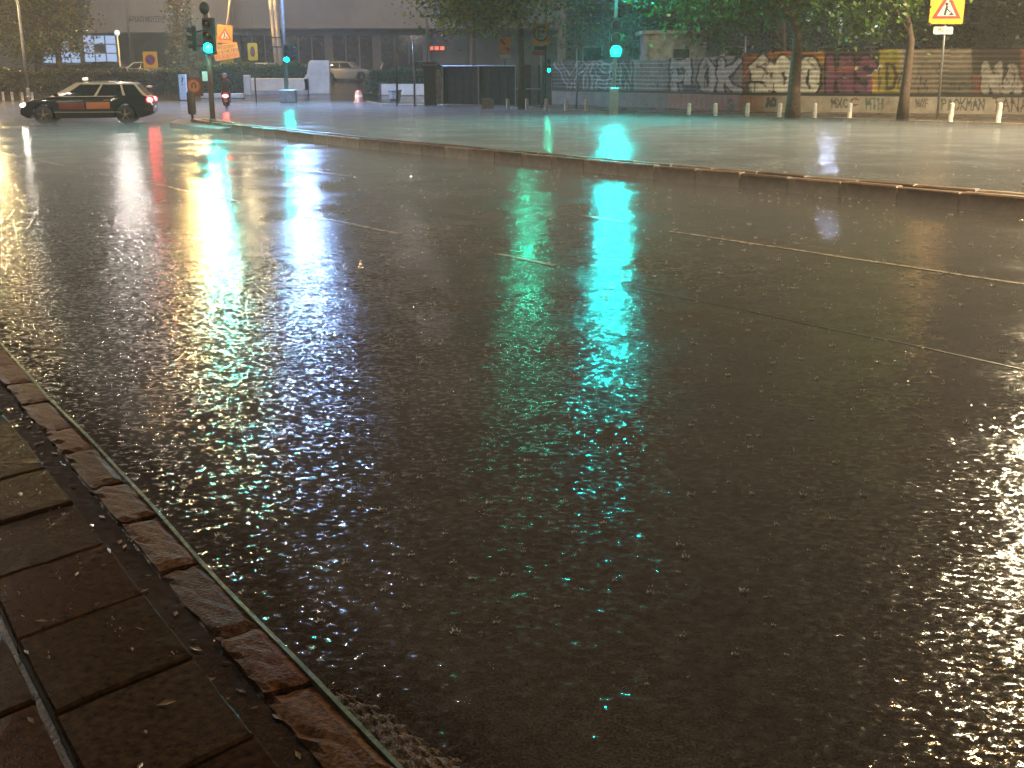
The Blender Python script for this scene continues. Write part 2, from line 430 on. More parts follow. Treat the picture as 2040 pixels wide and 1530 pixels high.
# heap of washed-up silt and grit at the kerb end
m_silt = mat('silt', (.085, .052, .028), .4, 0, .6, 45, .010, 90, c2=(.012, .008, .005), spec=.25)
m = MB()
def siltf(a, b):
    u = 1.15 + a * 1.6; wd = .40 * (1 - a) ** .7 * (1 + .12 * math.sin(a * 23))
    n = -1.125 - b * wd - .03 * math.sin(a * 9)
    z = -.012 + (.060 * math.sin(math.pi * (b * .85 + .15)) * (1 - a) ** .6) + .007 * math.sin(a * 40 + b * 13) * math.sin(b * 17 + a * 11) + .010 * math.sin(a * 97 + b * 41) * math.sin(b * 37 - a * 53)
    return tuple(kp(u, n, z))
m.grid(siltf, 110, 30)
tag(m.build('silt', m_silt, None, True), 'brown silt and grit washed into the gutter against the kerb', None, None, 'stuff')

m = MB(); r = random.Random(15)
for i in range(150):
    P = kp(r.uniform(1.6, 6), r.choice((r.uniform(-.84, .9), r.uniform(-.98, -.84)))); a = r.uniform(0, 6.28); L_ = r.uniform(.006, .028); W_ = L_ * r.uniform(.2, .5); z = .0995 if P.dot(KN) > -.85 else .0745
    c, sn = math.cos(a), math.sin(a)
    m.add([(P.x - c * L_, P.y - sn * L_, z + .001), (P.x + sn * W_, P.y - c * W_, z + .003), (P.x + c * L_, P.y + sn * L_, z + .002), (P.x - sn * W_, P.y + c * W_, z + .004)], [(0, 1, 2, 3)])
tag(m.build('leaf_litter', mat('wet_litter', (.16, .10, .045), .3, 0, .6, 30)), 'scraps of wet leaves and twigs strewn on the near footway', None, None, 'stuff')

# ------------------------------------------------------------------ median: core and kerb stones one by one
MEDP = [(-6, -13.9), (7.1, -13.86), (13.7, -13.78), (24.5, -14.05), (35.0, -15.1), (38.6, -15.6)]
def med_n(u): return float(np.interp(u, [p[0] for p in MEDP], [p[1] for p in MEDP]))
core = MB()
L = []
us = np.arange(-6, 38.6, .8)
for u in us: L.append(mp(u, med_n(u) - .12))
for u in us[::-1]: L.append(mp(u, med_n(u) - .42))
m_soil = mat('median_fill', (.10, .075, .05), .5, 0, .5, 4, .01, 30)
core.prism([p[:2] for p in L], -.1, .185)
med = struct(core.build('median_strip', m_soil))
def stone_mesh(Ln, W_, H, k, name='kerb_stone', mt=None):
    m = MB(); m.box((0, 0, 0), (Ln, W_, H), ch=.018); r = random.Random(k)
    m.v = [(x + r.uniform(-.004, .004), y + r.uniform(-.005, .005), z + r.uniform(-.005, .005)) for x, y, z in m.v]
    return m.mesh(name, mt or m_kerb)
m_kerbs = [m_kerb, mat('kerb_stone_dark', (.16, .11, .075), .4, 0, .5, 5, .004, 55), mat('kerb_stone_pale', (.26, .20, .15), .45, 0, .4, 5, .004, 55)]
st = [stone_mesh(.915, .16, .34, k, mt=m_kerbs[k % 3]) for k in range(6)]
u = -5.6; i = 0
while u < 37.9:
    for side in (0, 1):
        n = med_n(u) - .08 - side * .40
        a = mp(u - .3, med_n(u - .3)); b = mp(u + .3, med_n(u + .3)); d = b - a
        o = obj('kerb_stone', st[rk.randrange(6)], med); P = mp(u, n); o.location = (P.x, P.y, .06 + rk.uniform(-.008, .008)); o.rotation_euler = (rk.uniform(-.012, .012), rk.uniform(-.008, .008), math.atan2(d.y, d.x))
    u += .94; i += 1
# island nose with a broad flat top
nose = [gp(338, 246, .1), gp(352, 239, .1), gp(415, 236, .1), gp(478, 246, .1), gp(470, 255, .1), gp(430, 258, .1), gp(395, 254, .1)]
m = MB(); m.prism([p[:2] for p in nose], -.1, .13)
struct(m.build('traffic_island', m_conc, None, False, .03))

# ------------------------------------------------------------------ far pavement at the right, with kerb
FK = [gp(*p)[:2] for p in ((765, 213), (960, 217), (1100, 222), (1230, 230), (1400, 234), (1640, 241), (2040, 254))]
FK = [(-9.5, 76.), (-8.6, 68.)] + [tuple(p) for p in FK] + [(24.5, 31.2), (40, 15.5)]
m_pave = wetmat('wet_pavement', (.06, .047, .036), (.13, .10, .08), .18, .38, .14, 14, .2)
poly = FK + [(75, 20), (75, 76)]
m = MB(); m.prism(poly, -.1, .12)
pav = struct(m.build('pavement', m_pave))
fst = [stone_mesh(.97, .16, .30, 20 + k, mt=m_kerbs[k % 3]) for k in range(5)]
acc = 0
for i in range(1, len(FK) - 1):
    a, b = Vector(FK[i]), Vector(FK[i + 1]); d = b - a; Ln = d.length; cnt = max(1, int(round(Ln / 1.0)))
    for k in range(cnt):
        P = a + d * ((k + .5) / cnt)
        if P.x > 21: continue
        nv = Vector((d.y, -d.x)).normalized() * .05
        o = obj('kerb_stone', fst[rk.randrange(5)], pav); o.location = (P.x + nv.x, P.y + nv.y, -.005 + elev(P.y) * .4); o.rotation_euler = (0, 0, math.atan2(d.y, d.x)); o.scale = (Ln / cnt / .99, 1, 1)

# ================================================================== RAIN: splashes on the road
m_spl = mat('splash_water', (.6, .6, .6), .12, 0, .2, 5)
m = MB(); r = random.Random(5)
def octa(c, q): m.add([(c[0] + q, c[1], c[2]), (c[0] - q, c[1], c[2]), (c[0], c[1] + q, c[2]), (c[0], c[1] - q, c[2]), (c[0], c[1], c[2] + q), (c[0], c[1], c[2] - q)], [(0, 2, 4), (2, 1, 4), (1, 3, 4), (3, 0, 4), (2, 0, 5), (1, 2, 5), (3, 1, 5), (0, 3, 5)])
for i in range(3400):
    Y = 2.8 * (8.0 ** r.random() ** .7); X = r.uniform(-.52, .52) * Y * 1.02
    kd = Vector((X, Y, 0)).dot(KN)
    if -1.25 < kd < -.86: continue
    zz0 = .098 if kd > -1 else 0.0
    sz = r.uniform(.35, 1.05) ** 2 * (1 + Y * .08); n = r.randrange(2, 6)
    for k in range(n):
        t_ = r.uniform(0, 2 * math.pi); rad = r.uniform(.1, 1) * .016 * sz
        octa((X + math.cos(t_) * rad, Y + math.sin(t_) * rad, zz0 + .002 + r.random() ** 2 * .03 * sz), r.uniform(.0010, .0032) * sz)
    if r.random() < .5 and zz0 == 0:   # low crown of thrown water
        kk = 7; rr = r.uniform(.006, .013) * sz
        for k in range(kk):
            a0, a1 = 2 * math.pi * k / kk, 2 * math.pi * (k + 1) / kk
            m.add([(X + rr * math.cos(a0), Y + rr * math.sin(a0), 0), (X + rr * math.cos(a1), Y + rr * math.sin(a1), 0), (X + rr * 1.5 * math.cos((a0 + a1) / 2), Y + rr * 1.5 * math.sin((a0 + a1) / 2), rr * r.uniform(.4, 1.1))], [(0, 1, 2)])
tag(m.build('rain_splash', m_spl), 'tiny raindrop splashes dancing all over the wet road', None, None, 'stuff')

# ================================================================== MUSEUM BUILDING in the background
def xz(px, py, Y): p = dp(px, py, Y); return p.x, p.z
BY = 112.0
bld = thing('museum_building', 'long concrete museum building with overhanging blank upper storey and dark glazed ground floor', 'building', (-20, BY, elev(BY)))
def bpart(name, mb_, mt, bevel=0):
    o = mb_.build(name, mt, None, False, bevel); o.parent = bld; o.matrix_parent_inverse = Matrix.Translation(-Vector(bld.location)); return o
m_fas = mat('fair_faced_concrete', (.36, .32, .285), .6, 0, .16, .35, .004, 12)
m_fas2 = mat('fair_faced_concrete_grey', (.30, .29, .28), .6, 0, .16, .35, .004, 12)
m_recess = mat('recess_wall', (.12, .125, .13), .35, 0, .3, .8)  # dark blue-grey for the ground-floor walls
zg = elev(BY)
def wallbox(name, px0, px1, z0, z1, Y0, Y1, mt, slant=0.0):
    x0, x1 = dp(px0, 100, Y0).x, dp(px1, 100, Y0).x
    m = MB(); m.add([(x0, Y0, z0), (x1, Y0, z0), (x1, Y1, z0), (x0, Y1, z0), (x0 + slant, Y0, z1), (x1, Y0, z1), (x1, Y1, z1), (x0 + slant, Y1, z1)],
                    [(3, 2, 1, 0), (4, 5, 6, 7), (0, 1, 5, 4), (1, 2, 6, 5), (2, 3, 7, 6), (3, 0, 4, 7)])
    return bpart(name, m, mt, .04)
zb1 = dp(300, 65, BY).z; zb2 = dp(600, 57, BY + 1.5).z
wallbox('upper_wall', 168, 462, zb1, 19.0, BY, BY + 22, m_fas, 5.2)
wallbox('upper_wall', 462.6, 1120, zb2, 18.6, BY + 1.5, BY + 22, m_fas2)
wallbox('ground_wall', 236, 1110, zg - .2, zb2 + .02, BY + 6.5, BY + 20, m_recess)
# facade panels as shallow fins on the upper storey: vertical shutter joints are real grooves between panel boards
for px in (262, 356, 380, 405, 430):
    x0 = dp(px, 30, BY).x; m = MB(); m.box((x0, BY - .04, (zb1 + 18.8) / 2 + .3), (.10, .08, 18.5 - zb1)); bpart('fin', m, m_fas)
for px in range(500, 1100, 75):
    x0 = dp(px, 30, BY + 1.5).x; m = MB(); m.box((x0, BY + 1.47, (zb2 + 18.2) / 2 + .3), (.08, .06, 18.0 - zb2)); bpart('fin', m, m_fas2)
# columns and glazing under the overhang
for px in (850,):
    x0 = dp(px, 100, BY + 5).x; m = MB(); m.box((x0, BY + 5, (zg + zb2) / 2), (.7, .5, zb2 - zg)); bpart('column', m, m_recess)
m_gl2 = mat('shop_glass', (.02, .025, .03), .08, 0, .3, 2, spec=.8)
for a, b in ((478, 553), (568, 648), (662, 743), (758, 843)):
    for k in range(3):
        xa = dp(a + (b - a) * k / 3 + 1.5, 100, BY + 6.4).x; xb = dp(a + (b - a) * (k + 1) / 3 - 1.5, 100, BY + 6.4).x
        m = MB(); m.box(((xa + xb) / 2, BY + 6.46, zg + 2.3), (xb - xa, .06, 3.9)); bpart('window', m, m_gl2)
# lit entrance glazing at the left end
fr = mat('window_frame', (.25, .28, .30), .4, .3, .2, 5)
for a, b, t0, t1, nu, nv in ((166, 232, 70, 124, 3, 3), (84, 118, 92, 126, 2, 2), (120, 158, 78, 126, 2, 2)):
    x0, x1 = dp(a, 100, BY + 1).x, dp(b, 100, BY + 1).x; z1, z0 = dp(a, t0, BY + 1).z, dp(a, t1, BY + 1).z
    f = MB(); f.box(((x0 + x1) / 2, BY + 1.3, (z0 + z1) / 2), (x1 - x0 + .3, .4, z1 - z0 + .3)); win = bpart('window', f, fr)
    for i in range(nu):
        for j in range(nv):
            xa, xb = x0 + (x1 - x0) * (i + .06) / nu, x0 + (x1 - x0) * (i + .94) / nu; za, zc = z0 + (z1 - z0) * (j + .06) / nv, z0 + (z1 - z0) * (j + .94) / nv
            m = MB(); m.box(((xa + xb) / 2, BY + 1.09, (za + zc) / 2), (xb - xa, .03, zc - za))
            pn = m.build('pane', e_window if (i + 2 * j) % 4 != 3 else glass('dim_pane', (.10, .14, .2)), None); pn.parent = win
x0, x1 = dp(75, 100, BY + 2).x, dp(236, 100, BY + 2).x
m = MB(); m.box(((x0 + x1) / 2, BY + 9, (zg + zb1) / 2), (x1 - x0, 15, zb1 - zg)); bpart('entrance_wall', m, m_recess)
me = text_mb('ΑΡΧΑΙΟ ΜΟΥΣΕΙΟ', .78, .03); me.transform(UPRIGHT.to_4x4()); me.materials.append(mat('letter_metal', (.05, .048, .045), .4, .3, .2, 5))
o = obj('lettering', me); lp = dp(292, 39, BY - .05); o.location = lp - Vector(bld.location); o.scale = (.52, 1, 1); o.parent = bld
for e0, e1, yy in ((855, 886, 96),):
    for k in range(3):
        P = dp(e0 + 4 + k * 11, yy, BY + 5.9); m = MB(); m.box(P, (.42, .05, .36)); bpart('lit_panel', m, emit('red_panel', (1, .16, .08), .8))
# dark far block behind the trees at the right
fb = thing('apartment_block', 'dark apartment block half hidden behind the trees beyond the fence', 'building', (26, 92, 0))
m = MB(); m.box((0, 0, 7), (44, 12, 16)); m.build('wall', mat('dark_render', (.13, .115, .125), .7, 0, .25, .6), fb)
for i in range(12):
    for j in range(4):
        m = MB(); m.box((-20 + i * 3.5, -6.04, 3.0 + j * 3.1), (1.5, .12, 1.5)); wn = m.build('window', fr, fb)
        m = MB(); m.box((-20 + i * 3.5, -6.12, 3.0 + j * 3.1), (1.3, .05, 1.3)); m.build('pane', m_glass, wn)
# small pale hut whose wall shows above the hoarding
P = dp(1340, 85, 66)
ht = thing('roadside_hut', 'pale stained hut wall showing above the hoarding right of the bright green signal', 'hut', (P.x, 66, .1))
m = MB(); m.box((0, 0, 1.9), (3.4, 3, 3.8)); m.build('wall', mat('stained_plaster', (.33, .29, .235), .7, 0, .6, 2.2, c2=(.06, .055, .05)), ht)
m = MB(); m.box((0, 0, 3.9), (3.9, 3.5, .18)); m.build('roof', m_conc, ht)
m = MB(); m.box((.3, -1.52, 2.5), (.9, .06, 1.0)); m.build('window', m_glass, ht)

# ================================================================== STREET LAMPS
def street_lamp(label, base, head, lens_mat, kind='cobra', rad=(.11, .06), pole_mat=None, lens=(.34, .15, .10)):
    base, head = Vector(base), Vector(head)
    t = thing('street_lamp', label, 'street lamp', base, 0, 'street lamps around the junction'); pm = pole_mat or m_galv
    h = head - base; d = Vector((h.x, h.y, 0)); arm = max(d.length, .01); dn = d.normalized() if arm > .05 else Vector((0, -1, 0))
    pts = [Vector((0, 0, 0)), Vector((0, 0, h.z * .45)), Vector((0, 0, h.z - min(1.2, arm)))]
    for k in range(1, 7):
        a = k / 6 * math.pi / 2; rr = min(1.2, arm)
        pts.append(Vector((0, 0, h.z - rr)) + dn * (rr * (1 - math.cos(a))) + Vector((0, 0, rr * math.sin(a))))
    pts.append(h)
    rads = list(np.linspace(rad[0], rad[1], len(pts)))
    MB().tube(pts, rads, 10).build('pole', pm, t, True)
    MB().lathe([(rad[0] * 2.1, 0), (rad[0] * 2.1, .03), (rad[0] * 1.35, .06), (rad[0] * 1.2, .5), (rad[0] * 1.0, .54)], n=12).build('base_sleeve', pm, t)
    az = math.atan2(dn.y, dn.x)
    hd = MB(); hd.ell((0, 0, 0), (.46, .17, .11), 14, 8); hd.v = [(x, y, z if z > -.01 else -.01) for x, y, z in hd.v]
    o = hd.build('lamp_head', pm, t, True); o.location = h + dn * .3 + Vector((0, 0, .03)); o.rotation_euler = (0, 0, az)
    ln = MB(); ln.ell((0, 0, 0), lens, 10, 4); ln.v = [(x, y, z if z < 0 else 0) for x, y, z in ln.v]
    l = ln.build('lens', lens_mat, o, True); l.location = (0, 0, -.035)
    return t
# positions come from mirror images in the wet road, save the added lamps
H2 = 9.6; hp = gp(612, 545, -H2); b2 = hit(572, 205)
street_lamp('tall curved grey lamp post beside the small green signal by the cream wall', b2, (hp.x, hp.y, H2), e_cool)
H3 = 6.75; hp = gp(6, 420, -H3); b3 = hit(57, 193)
street_lamp('leftmost lamp post standing in front of the leafy tree at the photo edge', b3, (hp.x, hp.y, H3 + .3), emit('warm_lens_left', (1.0, .70, .30), 2600), rad=(.09, .06))
H4 = 13.0; hp = gp(2085, 1040, -H4); b4 = Vector((18.7, 36.9, .1))
street_lamp('tall lamp on the far kerb whose warm light streaks the road at the right edge', b4, (hp.x, hp.y, H4), e_white, lens=(.5, .22, .14))
e_white2 = emit('added_kerb_lens', (1.0, .82, .56), 10000)  # unseen lamps added along the kerb to light hoarding and trees
street_lamp('added unseen second lamp along the far kerb beyond the right photo edge', (26.0, 30.6, .1), (24.6, 29.2, 11.0), e_white2)
street_lamp('added unseen third lamp along the far kerb beyond the right photo edge', (35.5, 21.0, .1), (34.1, 19.6, 11.0), e_white2)
street_lamp('added unseen near footway lamp beyond the left photo edge lighting the junction', (-19.5, 24.0, .05), (-18.2, 25.2, 10.5), emit('added_near_lens', (1.0, .82, .64), 4200))  # unseen lamp added to light the junction and the taxi
street_lamp('added unseen footway lamp behind the viewer lighting the near road warmly', (6.2, -8.2, .05), (6.6, -5.6, 9.0), emit('added_footway_lens', (1.0, .62, .30), 160))  # unseen lamp added to light the median face and middle road
street_lamp('added unseen lamp on the median beyond the right photo edge', (9.0, 11.2, .1), (8.1, 11.9, 9.0), emit('added_median_lens', (1.0, .66, .30), 1700))  # unseen lamp added to brighten and warm the middle of the road
H5 = 6.0; hp = gp(1640, 445, -H5)
street_lamp('lamp post behind the hoarding shining white between the two roadside trees', (hp.x + .3, hp.y + .6, 0), (hp.x, hp.y, H5), emit('cool_lens_small', (.62, .74, 1.0), 900), rad=(.07, .05), lens=(.22, .12, .08))
for px_, py_, Yc, lb in ((278, 500, 98, 'car park lamp in front of the museum\'s left wing, casting a faint pale streak'), (845, 520, 98, 'car park lamp right of the museum front near the plane tree crown')):
    hq = gp(px_, py_, -10); k_ = Yc / hq.y; Hq = (10 + CAMH) * k_ - CAMH
    street_lamp(lb, (hq.x * k_ + .6, Yc + .5, elev(Yc)), (hq.x * k_, Yc, Hq), emit('carpark_lens', (1.0, .90, .84), 1900), rad=(.1, .06))
# V-shaped twin mast behind the orange warning board, with the warm head
b1 = hit(447, 170); H1 = 10.8; hp = gp(415, 505, -H1)
vt = thing('floodlight_mast', 'V-shaped pale twin mast rising behind the tilted orange warning board', 'street lamp', b1, 0, 'street lamps around the junction')
for tp in (Vector((hp.x, hp.y, H1)), Vector((hp.x + 3.4, hp.y + .8, H1))):
    MB().tube([Vector((0, 0, 0)), Vector((0, 0, 1.6)), (Vector((0, 0, 1.6)) * .4 + (tp - b1) * .6), tp - b1], [.16, .14, .11, .08], 10).build('mast', m_cream, vt, True)
hd = MB(); hd.box((0, 0, .1), (.9, .5, .16)); o = hd.build('lamp_head', m_paintgrey, vt, False, .03); o.location = Vector((hp.x, hp.y, H1)) - b1
ln = MB(); ln.ell((0, 0, 0), (.40, .22, .12)); ln.v = [(x, y, min(z, 0)) for x, y, z in ln.v]; l = ln.build('lens', e_warm, o, True); l.location = (0, 0, .015)
hd = MB(); hd.box((0, 0, .1), (.9, .5, .16)); o = hd.build('lamp_head', m_paintgrey, vt, False, .03); o.location = Vector((hp.x + 3.4, hp.y + .8, H1)) - b1
ln = MB(); ln.ell((0, 0, 0), (.30, .2, .1)); ln.v = [(x, y, min(z, 0)) for x, y, z in ln.v]; l = ln.build('lens', emit('warm_lens_dim', (1, .74, .40), 700), o, True); l.location = (0, 0, .015)
# cream twin-tube column leaning slightly
tb = hit(560, 172); sc = 1 / ppm(tb)
tw = thing('twin_column', 'cream twin-tube column leaning left behind the hedge', 'mast', tb)
top = dp(528, -150, tb.y) - tb
for dx in (-.17, .17):
    MB().tube([Vector((dx, 0, 0)), top + Vector((dx * .8, 0, 0))], [.17, .13], 10).build('tube', m_cream, tw, True)
for k in (.25, .31): 
    p = top * k; MB().box(p, (.75, .4, .08)).build('clamp', m_dark, tw)
# white post lamp with globe at the left
pb = hit(243, 172); t = thing('post_lamp', 'short white globe lamp post behind the taxi', 'street lamp', pb)
hgt = (172 - 74) / ppm(pb)
MB().tube([(0, 0, 0), (0, 0, hgt)], [.075, .05], 8).build('pole', m_white, t, True)
MB().ell((0, 0, hgt + .12), (.2, .2, .2)).build('globe', emit('dim_globe', (.8, .85, 1), .5, (.6, .6, .6)), t, True)
# small bollards' edge lamp at the far left etc. come below

# ================================================================== TRAFFIC SIGNALS
def signal_head(parent, loc, rz, lit, lens_mat, s=1.0, n=3, visor_m=None, vlen=1.0):
    """housing > visor, lens"""
    H = .34 * s; h = MB(); h.box((0, .09 * s, 0), (.34 * s, .2 * s, H * n + .04)); hs = h.build('signal_head', m_dark, parent, False, .03 * s); hs.location = loc; hs.rotation_euler = (0, 0, rz)
    for i in range(n):
        z = (n - 1) / 2 * H - i * H
        vz = MB(); k = 14; vs = []
        for j in range(k + 1):
            a = R(-35) + R(250) * j / k
            for yy, rr in ((0, .135), (-.24, .145)): vs.append((rr * s * math.cos(a), (-.01 + yy * vlen * (1.0 if 20 < math.degrees(a) < 160 else .75)) * s, z + rr * s * math.sin(a)))
        vz.v = vs; vz.f = [(2 * j, 2 * j + 2, 2 * j + 3, 2 * j + 1) for j in range(k)]
        v = vz.build('visor', visor_m or m_dark, hs, True); sol = v.modifiers.new('thick', 'SOLIDIFY'); sol.thickness = .008
        le = MB(); le.ell((0, -.015 * s, z), (.118 * s, .05 * s, .118 * s), 12, 4)
        mt = lens_mat if i == lit else (mat('off_red', (.05, .006, .005), .2), mat('off_amber', (.05, .025, .004), .2), mat('off_green', (.006, .03, .02), .2))[min(i, 2)]
        le.build('lens', mt, hs, True)
    return hs
def pole(parent, h, r=.05, m=None, top=True):
    MB().tube([(0, 0, 0), (0, 0, h)], [r, r * .92], 10).build('pole', m or m_paintgrey, parent, True)
    MB().lathe([(r * 2.4, 0), (r * 2.4, .02), (r * 1.3, .05), (r * 1.3, .18), (r, .2)], n=12).build('base_plate', m or m_paintgrey, parent)
m_rust = mat('rusty_brown_paint', (.20, .12, .085), .5, .1, .35, 6)
# A: island signal
A = gp(425, 249, .13); sA = ppm(A); t = thing('traffic_signal', 'brown signal pole on the island nose with a glowing green light and side head', 'traffic signal', A)
hA = 228 / sA; pole(t, hA, .085, m_rust)
gz = dp(418, 72, A.y).z - A.z; gx = dp(418, 72, A.y).x - A.x
signal_head(t, (gx - .02, -.15, gz), R(-12), 2, e_green, 1.06, 3, None, .35)
gx2 = dp(383, 77, A.y).x - A.x; signal_head(t, (gx2, -.02, dp(383, 77, A.y).z - A.z), R(-70), 9, e_green, .72)
MB().tube([(0, 0, gz + .2), (gx2, 0, gz + .1)], .025, 6).build('bracket', m_dark, t); MB().tube([(0, 0, gz - .3), (gx2, 0, gz - .3)], .025, 6).build('bracket', m_dark, t)
MB().ell((0, -.1, gz + .85), (.16, .18, .2)).build('detector_camera', m_dark, t, True)
MB().box((-.14, -.03, 1.55), (.16, .16, .3)).build('push_button_box', m_white, t)
# B: small far signal on the curved lamp post
B = Vector(b2) + Vector((.12, -.16, 0)); t = thing('traffic_signal', 'small green traffic signal beside the curved grey lamp post and cream wall', 'traffic signal', B)
pole(t, dp(574, 90, B.y).z - B.z, .05, m_galv)
signal_head(t, (.06, -.12, dp(574, 107, B.y).z - B.z), 0, 2, emit('green_lens_mid', (.0, .85, .66), 800), .95)
signal_head(t, (.42, .0, dp(580, 105, B.y).z - B.z), R(60), 9, e_green, .7)
MB().tube([(0, 0, dp(574, 105, B.y).z - B.z), (.42, 0, dp(574, 105, B.y).z - B.z)], .03, 6).build('bracket', m_dark, t)
MB().box((0, 0, .38), (.9, .7, .76), ch=.06).build('planter_block', m_conc, t)
# C: the bright one at the far kerb, with an overhead arm head above the frame
C = gp(1222, 231, .12); sC = ppm(C); t = thing('traffic_signal', 'tall pole at the far kerb with the biggest, brightest green light before the graffiti', 'traffic signal', C)
pole(t, 6.6, .075, mat('pinkish_grey_pole', (.38, .30, .27), .45, 0, .3, 5))
zc = dp(1224, 98, C.y).z - C.z + .02
signal_head(t, (.02, -.14, zc + .40), 0, 2, e_greenC, 1.45, 3, mat('visor_grey', (.45, .45, .45), .5), .3)
signal_head(t, (.1, -.14, 6.0), 0, 2, emit('green_lens_over', (.0, .90, .84), 1500), 1.15)
MB().box((.0, .0, .55), (.34, .3, 1.1), ch=.03).build('control_box', m_paintgrey, t)
# D: small green repeater by the gate end, plus its overhead head
D = gp(1086, 216, .12); t = thing('traffic_signal', 'dark thin pole with a tiny green light beside the orange turn sign', 'traffic signal', D)
pole(t, 7.6, .05, m_dark)
signal_head(t, (.16, -.1, dp(1093, 131, D.y).z - D.z), R(10), 2, e_green2, .62)
g4 = gp(1050, 560, -7.2); signal_head(t, (g4.x - D.x, g4.y - D.y, 7.2), 0, 2, emit('green_lens_arm', (.0, .85, .5), 330), 1.1)
MB().tube([(0, 0, 7.4), (g4.x - D.x, g4.y - D.y + .15, 7.75)], [.05, .035], 8).build('arm', m_dark, t, True)

# ================================================================== SIGNS
def flat(parent, name, poly, y, m, th=.004, off=(0, 0)):
    mb_ = MB(); mb_.prism([(p[0] + off[0], p[1] + off[1]) for p in poly], 0, th, UPRIGHT.to_3x3())
    o = mb_.build(name, m, parent); o.location = (0, y, 0); return o
def rect(w_, h_, cx=0, cz=0, r=.04):
    P = []
    for sx, sz, a0 in ((1, 1, 0), (-1, 1, 90), (-1, -1, 180), (1, -1, 270)):
        for k in range(4):
            a = R(a0 + 30 * k); P.append((cx + sx * (w_ / 2 - r) + r * math.cos(a), cz + sz * (h_ / 2 - r) + r * math.sin(a)))
    return P
def circ(r, cx=0, cz=0, n=28, sx=1.0): return [(cx + sx * r * math.cos(2 * math.pi * k / n), cz + r * math.sin(2 * math.pi * k / n)) for k in range(n)]
def tri(s, cx=0, cz=0): return [(cx - s / 2, cz - s * .29), (cx + s / 2, cz - s * .29), (cx, cz + s * .577)]
def bar(a, b, wd):
    a, b = Vector(a), Vector(b); d = (b - a).normalized(); n = Vector((-d.y, d.x)) * wd / 2
    return [tuple(a - n), tuple(b - n), tuple(b + n), tuple(a + n)]
def ring_strip(parent, name, r0, r1, cx, cz, y, m, sx=1.0):
    mb_ = MB(); n = 28
    for k in range(n):
        a0, a1 = 2 * math.pi * k / n, 2 * math.pi * (k + 1) / n
        mb_.add([(cx + sx * r * math.cos(a), y, cz + r * math.sin(a)) for r, a in ((r0, a0), (r1, a0), (r1, a1), (r0, a1))], [(0, 1, 2, 3)])
    return mb_.build(name, m, parent)
def worker(parent, cx, cz, s, y):
    flat(parent, 'symbol', circ(.09 * s, cx - .05 * s, cz + .32 * s, 12), y, m_black, .003)
    flat(parent, 'symbol', bar((cx - .12 * s, cz - .28 * s), (cx - .02 * s, cz + .22 * s), .13 * s), y - .0005, m_black, .003)
    flat(parent, 'symbol', bar((cx - .04 * s, cz + .08 * s), (cx + .2 * s, cz - .12 * s), .07 * s), y - .001, m_black, .003)
    flat(parent, 'symbol', [(cx + .1 * s, cz - .28 * s), (cx + .42 * s, cz - .28 * s), (cx + .26 * s, cz - .1 * s)], y - .0015, m_black, .003)
# big yellow roadworks sign, right
S = gp(1867, 236, .12); s_ = ppm(S); pxm = lambda v: v / s_
t = thing('roadworks_sign', 'big yellow sign with red work triangle on a thin pole before the hoarding', 'sign', S)
zt = dp(1882, 48, S.y).z - S.z; xo = dp(1882, 48, S.y).x - S.x
MB().tube([(0, 0, 0), (xo, 0, zt + 1.35)], [.045, .045], 8).build('pole', m_galv, t, True)
W_ = pxm(66); flat(t, 'panel', rect(W_, W_, xo, zt + W_ / 2), -.06, m_yel, .03)
flat(t, 'triangle', tri(W_ * .86, xo, zt + W_ * .40), -.094, m_red, .004); flat(t, 'triangle_field', tri(W_ * .56, xo, zt + W_ * .385), -.099, mat('sign_white', (.6, .6, .58), .35), .004); worker(t, xo, zt + W_ * .39, W_ * .52, -.105)
flat(t, 'plate', rect(pxm(38), pxm(14), xo - pxm(3), zt - pxm(12), .05), -.06, m_white, .02)
me = text_mb('150 m', pxm(11), .001); me.transform(UPRIGHT.to_4x4()); me.materials.append(m_black); o = obj('lettering', me, t); o.location = (xo - pxm(3), -.085, zt - pxm(12)); o.scale = (.9, 1, 1)
# orange no-turn sign
S = gp(1079, 217, .12); s_ = ppm(S); t = thing('no_turn_sign', 'orange square sign with a barred turn arrow in a dark ring beside the tree trunk', 'sign', S, R(0))
zc = dp(1079, 68, S.y).z - S.z; xo = dp(1078, 68, S.y).x - S.x
MB().tube([(0, 0, 0), (xo, 0, zc + .4)], .045, 8).build('pole', m_galv, t, True)
W_ = pxm(34); flat(t, 'panel', rect(W_, W_ * 1.2, xo, zc), -.06, m_org, .03)
ring_strip(t, 'ring', W_ * .34, W_ * .44, xo, zc + .02, -.094, mat('dark_red', (.16, .02, .02), .4)); flat(t, 'field', circ(W_ * .34, xo, zc + .02), -.092, mat('sign_grey', (.42, .40, .36), .4), .002)
flat(t, 'arrow', bar((xo - W_ * .16, zc - W_ * .2), (xo - W_ * .16, zc + W_ * .12), W_ * .1), -.098, m_black, .003); flat(t, 'arrow', bar((xo - W_ * .2, zc + W_ * .13), (xo + W_ * .1, zc + W_ * .13), W_ * .1), -.0985, m_black, .003); flat(t, 'arrow', [(xo + W_ * .08, zc + W_ * .02), (xo + W_ * .25, zc + W_ * .13), (xo + W_ * .08, zc + W_ * .25)], -.099, m_black, .003)
flat(t, 'plate', rect(W_ * .66, W_ * .22, xo - .05, zc - W_ * .78), -.06, m_dark, .03); flat(t, 'plate', rect(W_ * .75, W_ * .26, xo - .1, zc - W_ * 1.05), -.06, mat('dull_red', (.28, .06, .05), .5), .02)
